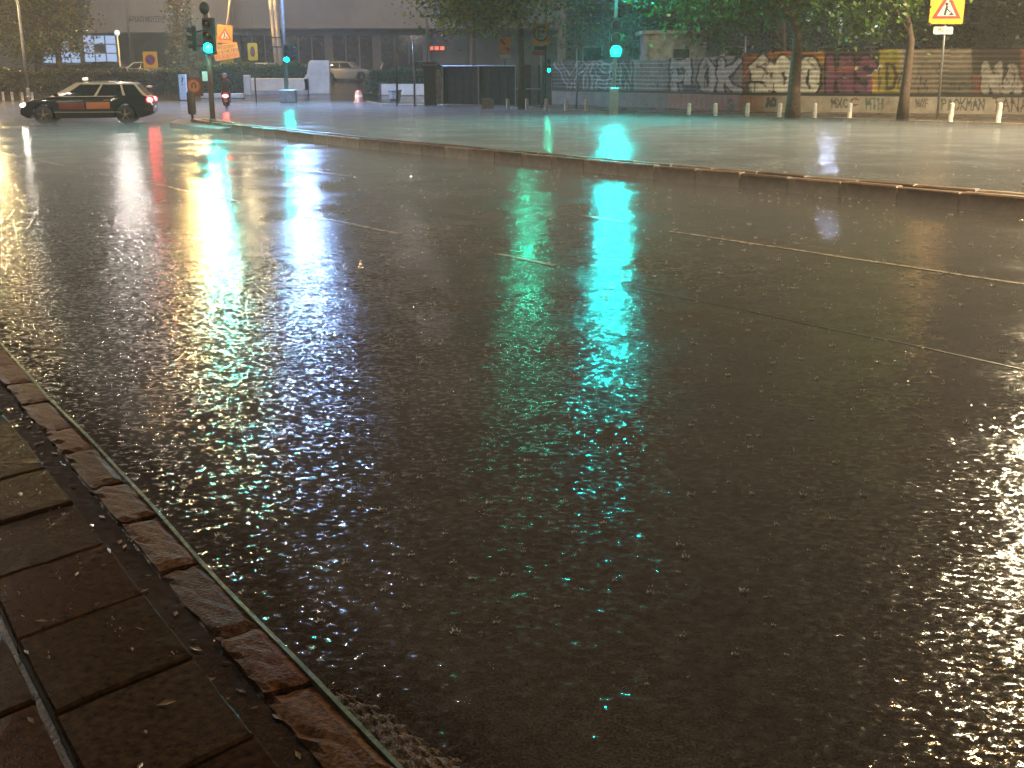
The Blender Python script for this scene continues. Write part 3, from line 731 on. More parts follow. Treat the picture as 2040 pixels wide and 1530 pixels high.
# yellow sign with diagonal behind the trunk
S = hit(1006, 212, .12); S.y += .6; s_ = ppm(S); t = thing('diagonal_sign', 'amber sign with dark diagonal stripe left of the plane tree trunk', 'sign', S)
zc = dp(1005, 90, S.y).z - S.z
MB().tube([(0, 0, 0), (0, 0, zc + .4)], .045, 8).build('pole', m_dark, t, True)
W_ = pxm(22); flat(t, 'panel', rect(W_, W_ * 1.35, 0, zc), -.06, m_org, .03); flat(t, 'stripe', bar((-W_ * .38, zc + W_ * .5), (W_ * .4, zc - W_ * .5), W_ * .22), -.094, mat('stripe_red', (.3, .05, .02), .4), .003); flat(t, 'plate', rect(W_ * .95, W_ * .32, 0, zc - W_ * .95), -.06, m_cream, .02)
# tilted orange warning board + text board (left middle)
S = hit(447, 172) + Vector((-.15, -1.2, 0)); s_ = ppm(S); t = thing('warning_board', 'tilted orange roadworks board with text panels on a pole beside the island signal', 'sign', S)
zc = dp(449, 68, S.y).z - S.z; xo = dp(449, 68, S.y).x - S.x
MB().tube([(0, 0, 0), (xo * .5, 0, zc * .5), (xo, 0, zc + .4)], .09, 8).build('pole', m_white, t, True)
grp = bpy.data.objects.new('board', MB().box((0, 0, 0), (pxm(30), .05, pxm(34))).mesh('board', m_org)); col.objects.link(grp); grp.parent = t; grp.location = (xo, -.14, zc); grp.rotation_euler = (0, R(4), 0)
flat(grp, 'triangle', tri(pxm(26), 0, -pxm(3)), -.027, m_red, .004); flat(grp, 'triangle_field', tri(pxm(17), 0, -pxm(3.6)), -.033, mat('sign_white', (.6, .6, .58)), .004); worker(grp, 0, -pxm(3.4), pxm(16), -.039)
x2 = dp(452, 103, S.y).x - S.x; z2 = dp(452, 103, S.y).z - S.z
g2 = MB().box((0, 0, 0), (pxm(49), .05, pxm(29))).build('text_board', mat('faded_orange', (.58, .34, .13), .45, 0, .2, 5), t); g2.location = (x2, -.2, z2); g2.rotation_euler = (0, R(-9), 0)
for k, (tx, cc) in enumerate((('ΠΡΟΣΟΧΗ', m_black), ('ΕΡΓΑ ΜΕΤΡΟ', m_black), ('ΣΕ ΕΞΕΛΙΞΗ', m_red))):
    me = text_mb(tx, pxm(8.2), .001); me.transform(UPRIGHT.to_4x4()); me.materials.append(cc); o = obj('lettering', me, g2); o.location = (0, -.03, pxm(8.5 - 8.5 * k)); o.scale = (.95, 1, 1)
g3 = MB().box((0, 0, 0), (pxm(26), .04, pxm(13))).build('plate', m_yel, t); g3.location = (dp(453, 121, S.y).x - S.x, -.12, dp(453, 121, S.y).z - S.z); g3.rotation_euler = (0, R(-5), 0)
# narrow yellow sign, edge-on no-entry
S = hit(511, 206); s_ = ppm(S); t = thing('narrow_yellow_sign', 'narrow bright yellow sign with dark oval on a thin black pole before the cream wall', 'sign', S, R(0))
zc = dp(504, 103, S.y).z - S.z; xo = dp(504, 103, S.y).x - S.x
MB().tube([(0, 0, 0), (xo, 0, zc + .3)], .04, 8).build('pole', m_dark, t, True)
flat(t, 'panel', rect(pxm(19), pxm(33), xo, zc, pxm(3)), -.06, m_yel, .03); flat(t, 'disc', circ(pxm(10), xo, zc, 20, .45), -.094, mat('brown_red', (.22, .07, .03), .4), .003); flat(t, 'disc', circ(pxm(6.5), xo, zc, 20, .45), -.098, mat('grey_red', (.28, .13, .10), .4), .003)
# no-parking sign on a block
S = hit(301, 186); s_ = ppm(S); t = thing('no_parking_sign', 'yellow square sign with blue and red disc standing on a concrete block', 'sign', S)
zc = dp(300, 119, S.y).z - S.z; xo = dp(300, 119, S.y).x - S.x
MB().box((0, 0, .42), (pxm(26), .6, .95), ch=.05).build('concrete_block', m_conc, t)
MB().tube([(0, 0, .8), (xo, 0, zc + .3)], .045, 8).build('pole', m_galv, t, True)
W_ = pxm(28); flat(t, 'panel', rect(W_, W_ * 1.1, xo, zc), -.06, m_yel, .03); flat(t, 'disc', circ(W_ * .36, xo, zc), -.094, m_red, .003); flat(t, 'disc', circ(W_ * .27, xo, zc), -.098, mat('sign_blue', (.03, .05, .22), .4), .003); flat(t, 'bar', bar((xo - W_ * .2, zc + W_ * .2), (xo + W_ * .2, zc - W_ * .2), W_ * .08), -.102, m_red, .003)
# U-turn sign on a dark post
S = gp(384, 241, .13); s_ = ppm(S); t = thing('u_turn_sign', 'round orange U-turn sign on a dark padded post at the island tip', 'sign', S)
zc = dp(387, 171, S.y).z - S.z; xo = dp(387, 171, S.y).x - S.x
MB().tube([(0, 0, 0), (0, 0, .35)], .04, 8).build('stem', m_dark, t)
MB().lathe([(.10, .22), (.145, .28), (.145, .95), (.12, 1.02)], n=14).build('post', mat('brown_padding', (.085, .06, .045), .6, 0, .3, 8), t, True)
flat(t, 'back_plate', rect(pxm(30), pxm(36), xo + pxm(3), zc - pxm(2), .05), -.03, mat('brown_plate', (.12, .06, .035), .5), .03)
flat(t, 'disc', circ(pxm(13.5), xo, zc), -.066, mat('disc_red', (.35, .07, .03), .45), .004); flat(t, 'field', circ(pxm(11), xo, zc), -.072, mat('disc_orange', (.50, .20, .08), .45), .003)
mb_ = MB()
pts = [(-.35, -.5)] + [(-.35 * math.cos(math.pi * k / 10), .15 + .4 * math.sin(math.pi * k / 10)) for k in range(11)] + [(.35, -.2)]
for a, b in zip(pts[:-1], pts[1:]):
    q = bar((xo + a[0] * pxm(11) * .9, zc + a[1] * pxm(11) * .9), (xo + b[0] * pxm(11) * .9, zc + b[1] * pxm(11) * .9), pxm(3.0)); mb_.add([(p[0], -.0765, p[1]) for p in q], [(0, 1, 2, 3)])
mb_.add([(xo + pxm(11) * .9 * a, -.0765, zc + pxm(11) * .9 * b) for a, b in ((.1, -.15), (.6, -.15), (.35, -.55))], [(0, 1, 2)])
mb_.build('arrow', mat('arrow_brown', (.15, .055, .02), .5), t)
# white pedestal board with a black mark
S = hit(367, 200); s_ = ppm(S); t = thing('white_board', 'upright white board with a black painted mark left of the U-turn sign', 'sign', S)
MB().box((0, 0, pxm(25)), (pxm(14), .25, pxm(50)), ch=.04).build('board', m_white, t)
me = text_mb('?', pxm(22), .002); me.transform(UPRIGHT.to_4x4()); me.materials.append(m_black); o = obj('mark', me, t); o.location = (0, -.131, pxm(36)); 

# ================================================================== HOARDING with graffiti
def seg_d(P, a, b):
    a = np.array(a, float); b = np.array(b, float); d = b - a; t = np.clip(((P - a) @ d) / max(d @ d, 1e-9), 0, 1)
    return np.linalg.norm(P - a - t[:, None] * d, axis=1)
GL = {  # block letters as strokes in a unit box, y up
 'Y': [[(0, 1), (.5, .5), (1, 1)], [(.5, .5), (.5, 0)]], 'G': [[(.95, .85), (.6, 1), (.2, .9), (0, .5), (.2, .1), (.6, 0), (.95, .15), (.95, .45), (.55, .45)]],
 'E': [[(1, 1), (.05, 1), (.05, 0), (1, 0)], [(.05, .52), (.75, .52)]], 'L': [[(.1, 1), (.1, 0), (1, 0)]], 'A': [[(0, 0), (.5, 1), (1, 0)], [(.22, .4), (.78, .4)]],
 'N': [[(0, 0), (.05, 1), (.9, 0), (1, 1)]], 'F': [[(.1, 0), (.1, 1), (1, .95)], [(.1, .5), (.75, .5)]], 'H': [[(.05, 0), (.05, 1)], [(.95, 0), (.95, 1)], [(.05, .5), (.95, .5)]],
 'K': [[(.1, 0), (.1, 1)], [(.95, 1), (.15, .5), (1, 0)]], 'S': [[(.95, .82), (.55, 1), (.1, .8), (.2, .55), (.75, .48), (.95, .22), (.5, 0), (.02, .18)]],
 'O': [[(.5, 1), (.1, .8), (0, .45), (.2, .08), (.5, 0), (.8, .08), (1, .45), (.9, .8), (.5, 1)]], 'I': [[(.5, 0), (.5, 1)]], 'T': [[(0, 1), (1, 1)], [(.5, 1), (.5, 0)]],
 'D': [[(.05, 0), (.05, 1), (.7, .9), (1, .5), (.7, .08), (.05, 0)]], 'M': [[(0, 0), (.1, 1), (.5, .4), (.9, 1), (1, 0)]], 'P': [[(.1, 0), (.1, 1), (.9, .9), (.9, .6), (.1, .5)]],
 'V': [[(0, 1), (.5, 0), (1, 1)]], 'X': [[(0, 0), (1, 1)], [(0, 1), (1, 0)]], 'C': [[(.95, .85), (.5, 1), (.05, .7), (.05, .3), (.5, 0), (.95, .15)]]}
def letter_d(P, ch, x0, x1, ytop, ybot):
    d = np.full(len(P), 1e9)
    for st_ in GL[ch]:
        q = [(x0 + (x1 - x0) * a, ybot + (ytop - ybot) * b) for a, b in st_]
        for a, b in zip(q[:-1], q[1:]): d = np.minimum(d, seg_d(P, a, b))
    return d
WOB = lambda P: np.stack([np.sin(P[:, 1] * .21 + P[:, 0] * .05), np.sin(P[:, 0] * .17 + 1.3) * 2.0], 1) * 1.5
def graffiti(P):
    """paint colour of the hoarding at photo positions P"""
    n = len(P); C_ = np.tile(np.array([.33, .285, .235]), (n, 1)); x, y = P[:, 0], P[:, 1]; Q = P + WOB(P)
    def fill(mask, c): C_[mask] = c
    # grounds
    fill(x < 1262, (.075, .072, .070)); fill((x >= 1262) & (x < 1330), (.27, .25, .225))
    fill((x > 1330) & (x < 1482), (.34, .30, .255)); fill((x > 1478) & (x < 1503), (.23, .075, .05))
    fill((x > 1503) & (x < 1642), (.17, .12, .085)); fill((x > 1500) & (x < 1655) & (y < 117), (.36, .13, .04)); fill((x > 1590) & (x < 1660) & (y < 130) & (y > 112), (.45, .27, .05))
    fill((x > 1642) & (x < 1755), (.06, .045, .05)); fill((x > 1752) & (x < 1792), (.30, .245, .05))
    fill((x > 1800) & (x < 1936), (.25, .205, .16)); fill((x > 1872) & (x < 1936) & (y > 140), (.14, .125, .10)); fill((x > 1936), (.045, .035, .03)); fill((x > 1938) & (x < 1956) & (y > 150), (.22, .08, .055)); fill((x > 2033), (.24, .07, .05))
    def word(txt, xs_, top, bot, wd, f, o=None, ow=2.2, W2=True):
        D_ = np.full(n, 1e9)
        for ch, (a, b) in zip(txt, xs_): D_ = np.minimum(D_, letter_d(Q if W2 else P, ch, a, b, top, bot))
        if o is not None: fill(D_ < wd + ow, o)
        fill(D_ < wd, f)
    # white outline piece: outline only
    for ch, a, b in (('Y', 1112, 1160), ('G', 1168, 1215)):
        D_ = letter_d(Q, ch, a, b, 128, 196); fill(D_ < 9.0, (.44, .43, .40)); fill(D_ < 6.0, (.085, .08, .08)); fill(D_ < 1.2, (.30, .29, .27))
    for ch, a, b in (('E', 1172, 1196), ('L', 1182, 1208), ('A', 1208, 1240), ('N', 1240, 1262)):
        D_ = letter_d(Q, ch, a, b, 126, 190); fill((D_ < 5.5) & (D_ > 2.8), (.40, .40, .38))
    word('FLOK', ((1340, 1362), (1368, 1388), (1397, 1420), (1432, 1472)), 124, 184, 6.8, (.62, .58, .51), (.008, .008, .008), 4.0)
    fill((x > 1360) & (x < 1387) & (y > 168) & (y < 186), (.085, .075, .12))
    word('SOO', ((1500, 1536), (1550, 1576), (1594, 1624)), 122, 184, 10.5, (.66, .64, .58), (.006, .006, .006), 4.6)
    for a, b in (((1508, 132), (1530, 146)), ((1498, 158), (1524, 172)), ((1560, 148), (1563, 168)), ((1606, 152), (1612, 172))): fill(seg_d(Q, a, b) < 2.4, (.02, .02, .02))
    word('HIS', ((1652, 1680), (1692, 1694), (1708, 1740)), 118, 184, 7.8, (.21, .075, .15), (.006, .006, .006), 4.0, False)
    fill((x > 1650) & (x < 1710) & (y > 134) & (y < 141), (.42, .16, .10)); fill((x > 1738) & (x < 1750) & (y > 144) & (y < 188), (.45, .30, .06))
    D_ = letter_d(P, 'D', 1766, 1786, 126, 178); fill(D_ < 3, (.05, .045, .03))
    word('NA', ((1962, 1990), (2004, 2030)), 132, 184, 8.0, (.40, .38, .34), (.015, .015, .015), 2.5)
    rg = random.Random(9)
    for k_ in range(70):
        x0 = rg.uniform(1095, 2060); y0 = rg.uniform(122, 182); q = [(x0, y0)]
        for j_ in range(rg.randrange(2, 6)): q.append((q[-1][0] + rg.uniform(-9, 11), min(190, max(112, q[-1][1] + rg.uniform(-16, 16)))))
        c_ = rg.choice(((.03, .03, .03), (.03, .03, .03), (.5, .48, .44), (.16, .12, .11), (.10, .13, .12)))
        for a_, b_ in zip(q[:-1], q[1:]): fill(seg_d(P, a_, b_) < rg.uniform(.5, 1.3), c_)
    for k_ in range(26):   # runs of paint
        x0 = rg.uniform(1330, 2040); y0 = rg.uniform(150, 175); fill((np.abs(x - x0) < .8) & (y > y0) & (y < y0 + rg.uniform(8, 26)), (.05, .05, .05))
    return C_
FP = [Vector((1.7, 66.6)), Vector((10.6, 52.5)), Vector((21.6, 47.5)), Vector((33.0, 42.3))]
ztop_px = ([1080, 1270, 1400, 1480, 1520, 1640, 1800, 1880, 1945, 2060, 2400], [122, 118, 114, 108, 104, 101, 100, 96, 93, 98, 92])
hf = thing('hoarding_fence', 'long corrugated metal hoarding covered in big graffiti letters behind the bollards', 'fence', (FP[1].x, FP[1].y, .12))
lw = thing('low_wall', 'low stained concrete wall under the graffiti hoarding with scrawled tags', 'wall', (FP[1].x, FP[1].y, .12))
m_paint = vcol('painted_sheet', .42, .15, 2.2); m_wallp = vcol('tagged_concrete', .65, 0, 1.6)
WT = .80
def paint_attr(me, cols):
    a = me.color_attributes.new('paint', 'FLOAT_COLOR', 'POINT'); a.data.foreach_set('color', np.concatenate([cols, np.ones((len(cols), 1))], 1).astype(np.float32).ravel())
def tags(P, P3):
    n = len(P); x, y = P[:, 0], P[:, 1]; C_ = np.tile(np.array([.36, .31, .245]), (n, 1))
    C_[x < 1330] = (.22, .205, .18); C_[(x > 1330) & (x < 1520)] = (.40, .24, .165)
    s_ = np.sin(x * .9) * np.sin(x * .31 + 2) ; C_[(x > 1335) & (x < 1500) & (s_ > .35) & (y < 212)] = (.40, .15, .12)
    def scrawl(txt, x0, x1, top, bot, wd, c):
        k = len(txt); step = (x1 - x0) / k
        for i, ch in enumerate(txt):
            if ch != ' ': C_[letter_d(P, ch, x0 + i * step + step * .12, x0 + (i + 1) * step - step * .12, top, bot) < wd] = c
    scrawl('S', 1448, 1462, 198, 218, 1.6, (.06, .08, .05)); scrawl('V', 1452, 1466, 208, 222, 2.0, (.14, .19, .10))
    scrawl('AO', 1526, 1546, 196, 212, 2.6, (.05, .05, .06)); scrawl('MXC', 1655, 1690, 197, 214, 1.3, (.06, .05, .06)); scrawl('C', 1692, 1712, 196, 210, 1.6, (.14, .03, .05))
    scrawl('MTH', 1724, 1760, 196, 218, 1.5, (.06, .11, .10)); scrawl('NOF', 1824, 1850, 198, 213, 1.2, (.10, .075, .06))
    scrawl('PAOKMAN', 1874, 1962, 197, 219, 1.4, (.05, .05, .045)); scrawl('TANA', 1976, 2050, 195, 222, 1.4, (.06, .03, .03))
    return C_
cols_n = 22
for si in range(3):
    a, b = FP[si], FP[si + 1]; d = b - a; Ln = d.length; dn = d.normalized(); nrm = Vector((dn.y, -dn.x))
    cnt = int(round(Ln / 1.08)); w_ = Ln / cnt
    for k in range(cnt):
        p0 = a + dn * (w_ * k); r = random.Random(si * 100 + k)
        mid = p0 + dn * w_ / 2; pxm_ = proj(mid.x, mid.y, 2.2)[0]
        if pxm_ > 2300: continue
        py = np.interp(pxm_, *ztop_px); zt_ = dp(pxm_, py, mid.y).z + r.uniform(-.05, .05)
        z0 = WT + .13; rows = int((zt_ - z0) / .05); out = r.uniform(-.03, .03); tilt = r.uniform(-.02, .02)
        m = MB(); V = []
        for j in range(rows + 1):
            ph = j % 4; off = (.0, .045, .045, .0)[ph] + out
            for i in range(cols_n + 1):
                s = w_ * i / cols_n * .995; q = p0 + dn * s + nrm * (off + .004 * math.sin(i * .9 + j * .05 + k)); V.append((q.x, q.y, z0 + (zt_ - z0) * j / rows + tilt * (s - w_ / 2)))
        m.v = V; m.f = [(j * (cols_n + 1) + i, j * (cols_n + 1) + i + 1, (j + 1) * (cols_n + 1) + i + 1, (j + 1) * (cols_n + 1) + i) for j in range(rows) for i in range(cols_n)]
        me = m.mesh('fence_panel', m_paint); A_ = np.array(V); X_, Y_ = proj(A_[:, 0], A_[:, 1], A_[:, 2])
        cc = graffiti(np.stack([X_, Y_], 1)); cc *= (.82 + .3 * r.random())
        paint_attr(me, cc)
        o = obj('fence_panel', me, hf); o.matrix_parent_inverse = Matrix.Translation(-Vector(hf.location))
        q = p0 - nrm * .07; m = MB().box((q.x, q.y, (zt_ + .1) / 2 + .05), (.07, .07, zt_ - .1)); o = m.build('post', m_dark, hf); o.matrix_parent_inverse = Matrix.Translation(-Vector(hf.location))
    # wall segment: fine grid front, top and back
    nu = int(Ln / .045); nv = 16
    V = []; th = .22
    prof = [(nrm * .10, .10 + (WT - .10 - .0) * j / nv) for j in range(nv + 1)] + [(nrm * -.12, WT), (nrm * -.12, .05)]
    for off, z in prof:
        for i in range(nu + 1): q = a + dn * (Ln * i / nu) + off; V.append((q.x, q.y, z))
    m = MB(); m.v = V; m.f = [(j * (nu + 1) + i, j * (nu + 1) + i + 1, (j + 1) * (nu + 1) + i + 1, (j + 1) * (nu + 1) + i) for j in range(len(prof) - 1) for i in range(nu)]
    me = m.mesh('wall_bay', m_wallp); A_ = np.array(V); X_, Y_ = proj(A_[:, 0], A_[:, 1], A_[:, 2]); paint_attr(me, tags(np.stack([X_, Y_], 1), A_))
    o = obj('wall_bay', me, lw); o.matrix_parent_inverse = Matrix.Translation(-Vector(lw.location))
    cb = MB()  # bottom rail between wall and sheets
    q = (a + b) / 2 + nrm * .02; cb.box((q.x, q.y, WT + .07), (Ln, .09, .12), rz=math.atan2(dn.y, dn.x)); o = cb.build('bottom_rail', m_dark, hf); o.matrix_parent_inverse = Matrix.Translation(-Vector(hf.location))

# dark mesh gate left of the hoarding
GA, GB = gp(884, 211, .12), gp(1028, 214, .12); GB2 = Vector((FP[0].x, FP[0].y, .12))
gt = thing('site_gate', 'dark brown two-leaf site gate with pale steel top rail left of the hoarding', 'gate', GA)
dG = GB - GA; az = math.atan2(dG.y, dG.x); gt.rotation_euler = (0, 0, az); Lg = dG.length; hg = (212 - 136) / ppm(GA)
m_gsheet = mat('gate_sheet', (.060, .047, .040), .5, .2, .4, 3, .01, 30)
for k in range(2):
    x0 = Lg * k / 2; n = 9
    for i in range(n):
        wd = Lg / 2 / n; MB().box((x0 + wd * (i + .5), .0 + .012 * (i % 2), hg / 2 + .04), (wd - .012, .03, hg - .16)).build('board', m_gsheet, gt)
    MB().tube([(x0 + .02, -.05, 0), (x0 + .02, -.05, hg)], .035, 6).build('post', m_galv, gt)
MB().tube([(0, -.05, hg), (Lg, -.05, hg)], .035, 6).build('top_rail', m_galv, gt); MB().tube([(Lg, -.05, 0), (Lg, -.05, hg)], .035, 6).build('post', m_galv, gt)
for i in range(5):   # short corrugated return between gate and hoarding
    MB().box((Lg + .25 + i * .42, .05, hg * .55), (.40, .03, hg * .95)).build('board', m_gsheet if i % 2 else mat('grey_sheet', (.17, .15, .135), .5, .2, .3, 4), gt)
MB().tube([(Lg, -.05, hg * .45), (Lg + 1.6, -.05, hg * .45)], .03, 6).build('mid_rail', m_galv, gt)
PB = gp(858, 212, .12); t = thing('gate_pillar', 'dark brown gate pillar with a pale board strapped to its side', 'pillar', PB); hp_ = (212 - 134) / ppm(PB)
MB().box((0, 0, hp_ / 2), (.62, .5, hp_), ch=.03).build('shaft', mat('pillar_brown', (.075, .055, .048), .6, 0, .4, 4), t)
MB().box((.42, -.2, hp_ * .5), (.32, .08, hp_ * .82)).build('board', mat('grey_board', (.33, .28, .27), .5, 0, .5, 5), t); MB().box((0, 0, hp_ + .04), (.72, .6, .08)).build('cap', m_conc, t)

# ================================================================== BOLLARDS (leaning a little, each its own label by place)
m_bol = mat('bollard_white', (.50, .44, .38), .45, 0, .35, 9)
bp = MB(); bp.lathe([(.085, 0), (.085, .56), (.07, .60), (.03, .615)], n=14); bme = bp.mesh('bollard', m_bol, True)
bb = MB(); bb.lathe([(.12, 0), (.12, .02), (.09, .03)], n=14); bbm = bb.mesh('base', m_dark)
BL = [(1012, 219, 'white bollard nearest the site gate'), (1050, 220, 'white bollard just right of the plane tree trunk'), (1088, 221, 'white bollard below the orange turn sign'), (1128, 222, 'white bollard under the outlined graffiti Y'), (1168, 223, 'white bollard left of the tall bright green signal pole'),
      (1372, 230, 'white bollard first right of the bright signal pole'), (1425, 232, 'white bollard in front of the pink-stained low wall'), (1488, 233, 'white bollard below the red strip between graffiti words'), (1552, 235, 'white bollard just left of the thick tree trunk'), (1622, 236, 'white bollard just right of the thick tree trunk'),
      (1692, 236, 'white bollard below the magenta graffiti'), (1797, 240, 'white bollard in front of the rightmost tree trunk'), (1893, 244, 'white bollard just right of the big yellow sign pole'), (1988, 246, 'white bollard nearest the right photo edge')]
for i, (px, py, lb) in enumerate(BL):
    P = gp(px, py, .12); o = obj('bollard', bme); o.location = P; o.rotation_euler = (rk.uniform(-.05, .05), rk.uniform(-.05, .05), 0); tag(o, lb, 'bollard', 'white bollards along the far kerb')
    s = (py - (197 if px < 1300 else 206)) / ppm(P) / .61; o.scale = (1, 1, s)
    q = obj('base', bbm, o)
for px, lb in ((7, 'small pale bollard at the far left photo edge'), (25, 'small pale bollard second from the left photo edge'), (45, 'small pale bollard just left of the leftmost lamp post'), (65, 'small pale bollard just right of the leftmost lamp post')):
    P = hit(px, 199); o = obj('bollard', bme); o.location = P; o.scale = (.8, .8, .75); tag(o, lb, 'bollard', 'small bollards behind the taxi')

# ================================================================== WALLS, HEDGES, BLOCKS around the car park
def leaves(n, fn, size, mt, name, parent, flatz=0.0, seed=1, up=.0):
    r = np.random.default_rng(seed); P = fn(n, r); n = len(P)
    s = size * r.uniform(.55, 1.25, n)
    a = r.normal(size=(n, 3)); a[:, 2] *= .6; a /= np.linalg.norm(a, axis=1)[:, None]
    b = r.normal(size=(n, 3)); b -= (b * a).sum(1)[:, None] * a; b /= np.linalg.norm(b, axis=1)[:, None]
    c = np.cross(a, b)
    V = np.stack([P - a * s[:, None] * .5, P + b * s[:, None] * .30 + c * s[:, None] * .08, P + a * s[:, None] * .5, P - b * s[:, None] * .30 + c * s[:, None] * .08], 1).reshape(-1, 3)
    me = bpy.data.meshes.new(name); me.vertices.add(4 * n); me.vertices.foreach_set('co', V.astype(np.float32).ravel())
    me.loops.add(4 * n); me.loops.foreach_set('vertex_index', np.arange(4 * n, dtype=np.int32)); me.polygons.add(n)
    me.polygons.foreach_set('loop_start', np.arange(0, 4 * n, 4, dtype=np.int32)); me.polygons.foreach_set('loop_total', np.full(n, 4, np.int32)); me.update(calc_edges=True); me.materials.append(mt)
    return obj(name, me, parent)
lf_hedge = leafmat('hedge_leaf', (.075, .13, .035), (.03, .06, .018)); lf_dark = leafmat('dark_leaf', (.05, .055, .035), (.02, .025, .016))
def hedge(label, p0, p1, depth, h, n, mt=None, seed=1, name='hedge', cat='hedge'):
    p0, p1 = Vector(p0), Vector(p1); d = p1 - p0; L_ = math.hypot(d.x, d.y); t = thing(name, label, cat, p0, math.atan2(d.y, d.x))
    def fn(n, r):
        P = r.uniform(0, 1, (n, 3)); side = r.integers(0, 3, n); P[:, 1] = np.where(side == 0, np.abs(r.normal(0, .06, n)), P[:, 1]); P[:, 2] = np.where(side == 1, 1 - np.abs(r.normal(0, .05, n)), P[:, 2])
        P *= (L_, depth, h); P[:, 2] += .09 * np.sin(P[:, 0] * 1.7 + seed) + .06 * np.sin(P[:, 0] * 4.1) + r.normal(0, .05, n); P[:, 1] += r.normal(0, .05, n); return P
    leaves(n, fn, .17, mt or lf_hedge, 'foliage', t, seed=seed)
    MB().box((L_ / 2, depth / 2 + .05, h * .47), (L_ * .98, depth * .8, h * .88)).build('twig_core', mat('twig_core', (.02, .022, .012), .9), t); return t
def wall_seg(label, pxa, pxb, pyb, pyt, th=.25, name='garden_wall', mt=None):
    a, b = hit(pxa, pyb), hit(pxb, pyb); d = b - a; h = (pyb - pyt) / ppm((a + b) / 2)
    t = thing(name, label, 'wall', a, math.atan2(d.y, d.x)); L_ = math.hypot(d.x, d.y)
    MB().box((L_ / 2, th / 2, h / 2), (L_, th, h), ch=.03).build('wall_body', mt or m_cream, t); return t, a, b, h
t, wa, wb, wh = wall_seg('long low cream wall below the green hedge beside the tall cream slab', 490, 616, 187, 157)
MB().box((math.hypot((wb - wa).x, (wb - wa).y) / 2, -.35, .06), (math.hypot((wb - wa).x, (wb - wa).y), .5, .34)).build('plinth', m_conc, t)
# tall cream slab with sloped shoulder
a = hit(601, 187); sca = 1 / ppm(a); t = thing('cream_slab', 'tall cream slab wall with a sloped left shoulder at the car park entrance', 'wall', a)
poly = [(6 * sca, 0), (57 * sca, 0), (57 * sca, 62 * sca), (54 * sca, 64 * sca), (21 * sca, 64 * sca), (17 * sca, 61 * sca), (12 * sca, 38 * sca), (4 * sca, 28 * sca), (6 * sca, 20 * sca)]
mb_ = MB(); mb_.prism(poly, -.4, 0, UPRIGHT.to_3x3()); mb_.build('slab_body', m_cream, t, False, .03)
t, a, b, h = wall_seg('cream wall stub at the left end of the low hedge wall', 487, 499, 190, 151, .4)
wall_seg('short cream kerb wall behind the moped', 400, 486, 196, 186, .3)
ha, hb = hit(392, 186), hit(616, 184)
hedge('clipped green hedge running behind the low cream wall', (ha.x, ha.y + .55, ha.z), (hb.x, hb.y + .55, hb.z), 1.1, (186 - 131) / ppm(hb), 9000, seed=3)
a = hit(760, 190); b = hit(846, 191); t, wa, wb, wh = wall_seg('low cream wall under the dark hedge right of the car park entrance', 760, 846, 190, 168)
hedge('dark green hedge above the cream wall beside the gate pillar', (wa.x - .8, wa.y + .35, wa.z), (wb.x + .3, wb.y + .35, wb.z), 1.0, (190 - 141) / ppm(wa), 5000, seed=4)
# olive round bush at the corner
def bush(label, P, rx, rz, n, mt, seed, name='bush'):
    t = thing(name, label, 'bush', P)
    def fn(n, r):
        v = r.normal(size=(n, 3)); v /= np.linalg.norm(v, axis=1)[:, None]; k = r.uniform(.55, 1.0, n) ** .5; k *= 1 + .14 * np.sin(v[:, 0] * 5 + seed) * np.sin(v[:, 2] * 6)
        P = v * k[:, None] * (rx, rx * .8, rz); P[:, 2] = np.abs(P[:, 2] + rz * .35); return P
    leaves(n, fn, .16, mt, 'foliage', t, seed=seed); MB().tube([(0, 0, 0), (.05, 0, rz * .6)], [.08, .04], 6).build('stem', m_bark, t); return t
lf_olive = leafmat('olive_leaf', (.17, .17, .08), (.08, .085, .04))
a = hit(741, 187); bush('pale olive round bush at the corner of the car park entrance', a, 17 / ppm(a), 33 / ppm(a), 2600, lf_olive, 5)
a = hit(748, 188); t = thing('tree_stump', 'brown tree stump in front of the pale round bush', 'stump', a + Vector((.6, -.9, 0))); MB().lathe([(.42, 0), (.34, .12), (.30, .5), (.28, .78), (.2, .8)], n=14).build('stump_body', m_bark, t, True)
# planter, boxes, barrel
a = hit(787, 200); t = thing('stone_planter', 'small weathered stone planter at the entrance kerb', 'planter', a); s = 1 / ppm(a)
MB().lathe([(.26, 0), (.34, .1), (.38, .5), (.42, .54), (.42, .62), (.33, .62), (.32, .5)], n=10).build('pot', m_conc, t)
a = gp(970, 218, .12); t = thing('utility_cabinet', 'squat pale concrete utility cabinet in front of the site gate', 'cabinet', a); s = 1 / ppm(a)
MB().box((0, 0, 11 * s), (20 * s, .4, 22 * s), ch=.03).build('body', m_conc, t); MB().box((-.02, -.21, 10 * s), (14 * s, .03, 16 * s)).build('door', mat('rusty_door', (.32, .22, .17), .5, 0, .3, 6), t); MB().box((12 * s, .05, 10 * s), (3 * s, .2, 20 * s)).build('side_post', m_white, t)
a = hit(715, 204); t = thing('traffic_drum', 'small orange traffic drum with a pale band on the car park ramp', 'barrier'  , a); s = 1 / ppm(a)
MB().lathe([(10 * s, 0), (10 * s, 2 * s), (8 * s, 3 * s), (7.5 * s, 10 * s)], n=16).build('base', mat('orange_plastic', (.50, .13, .04), .4, 0, .2, 6), t, True)
MB().lathe([(7.6 * s, 10 * s), (7.2 * s, 15 * s)], n=16).build('band', mat('reflective_band', (.6, .42, .3), .3, 0, .2, 6), t, True); MB().lathe([(7.2 * s, 15 * s), (6 * s, 21 * s), (3 * s, 23.5 * s)], n=16).build('top', MATS['orange_plastic'], t, True)
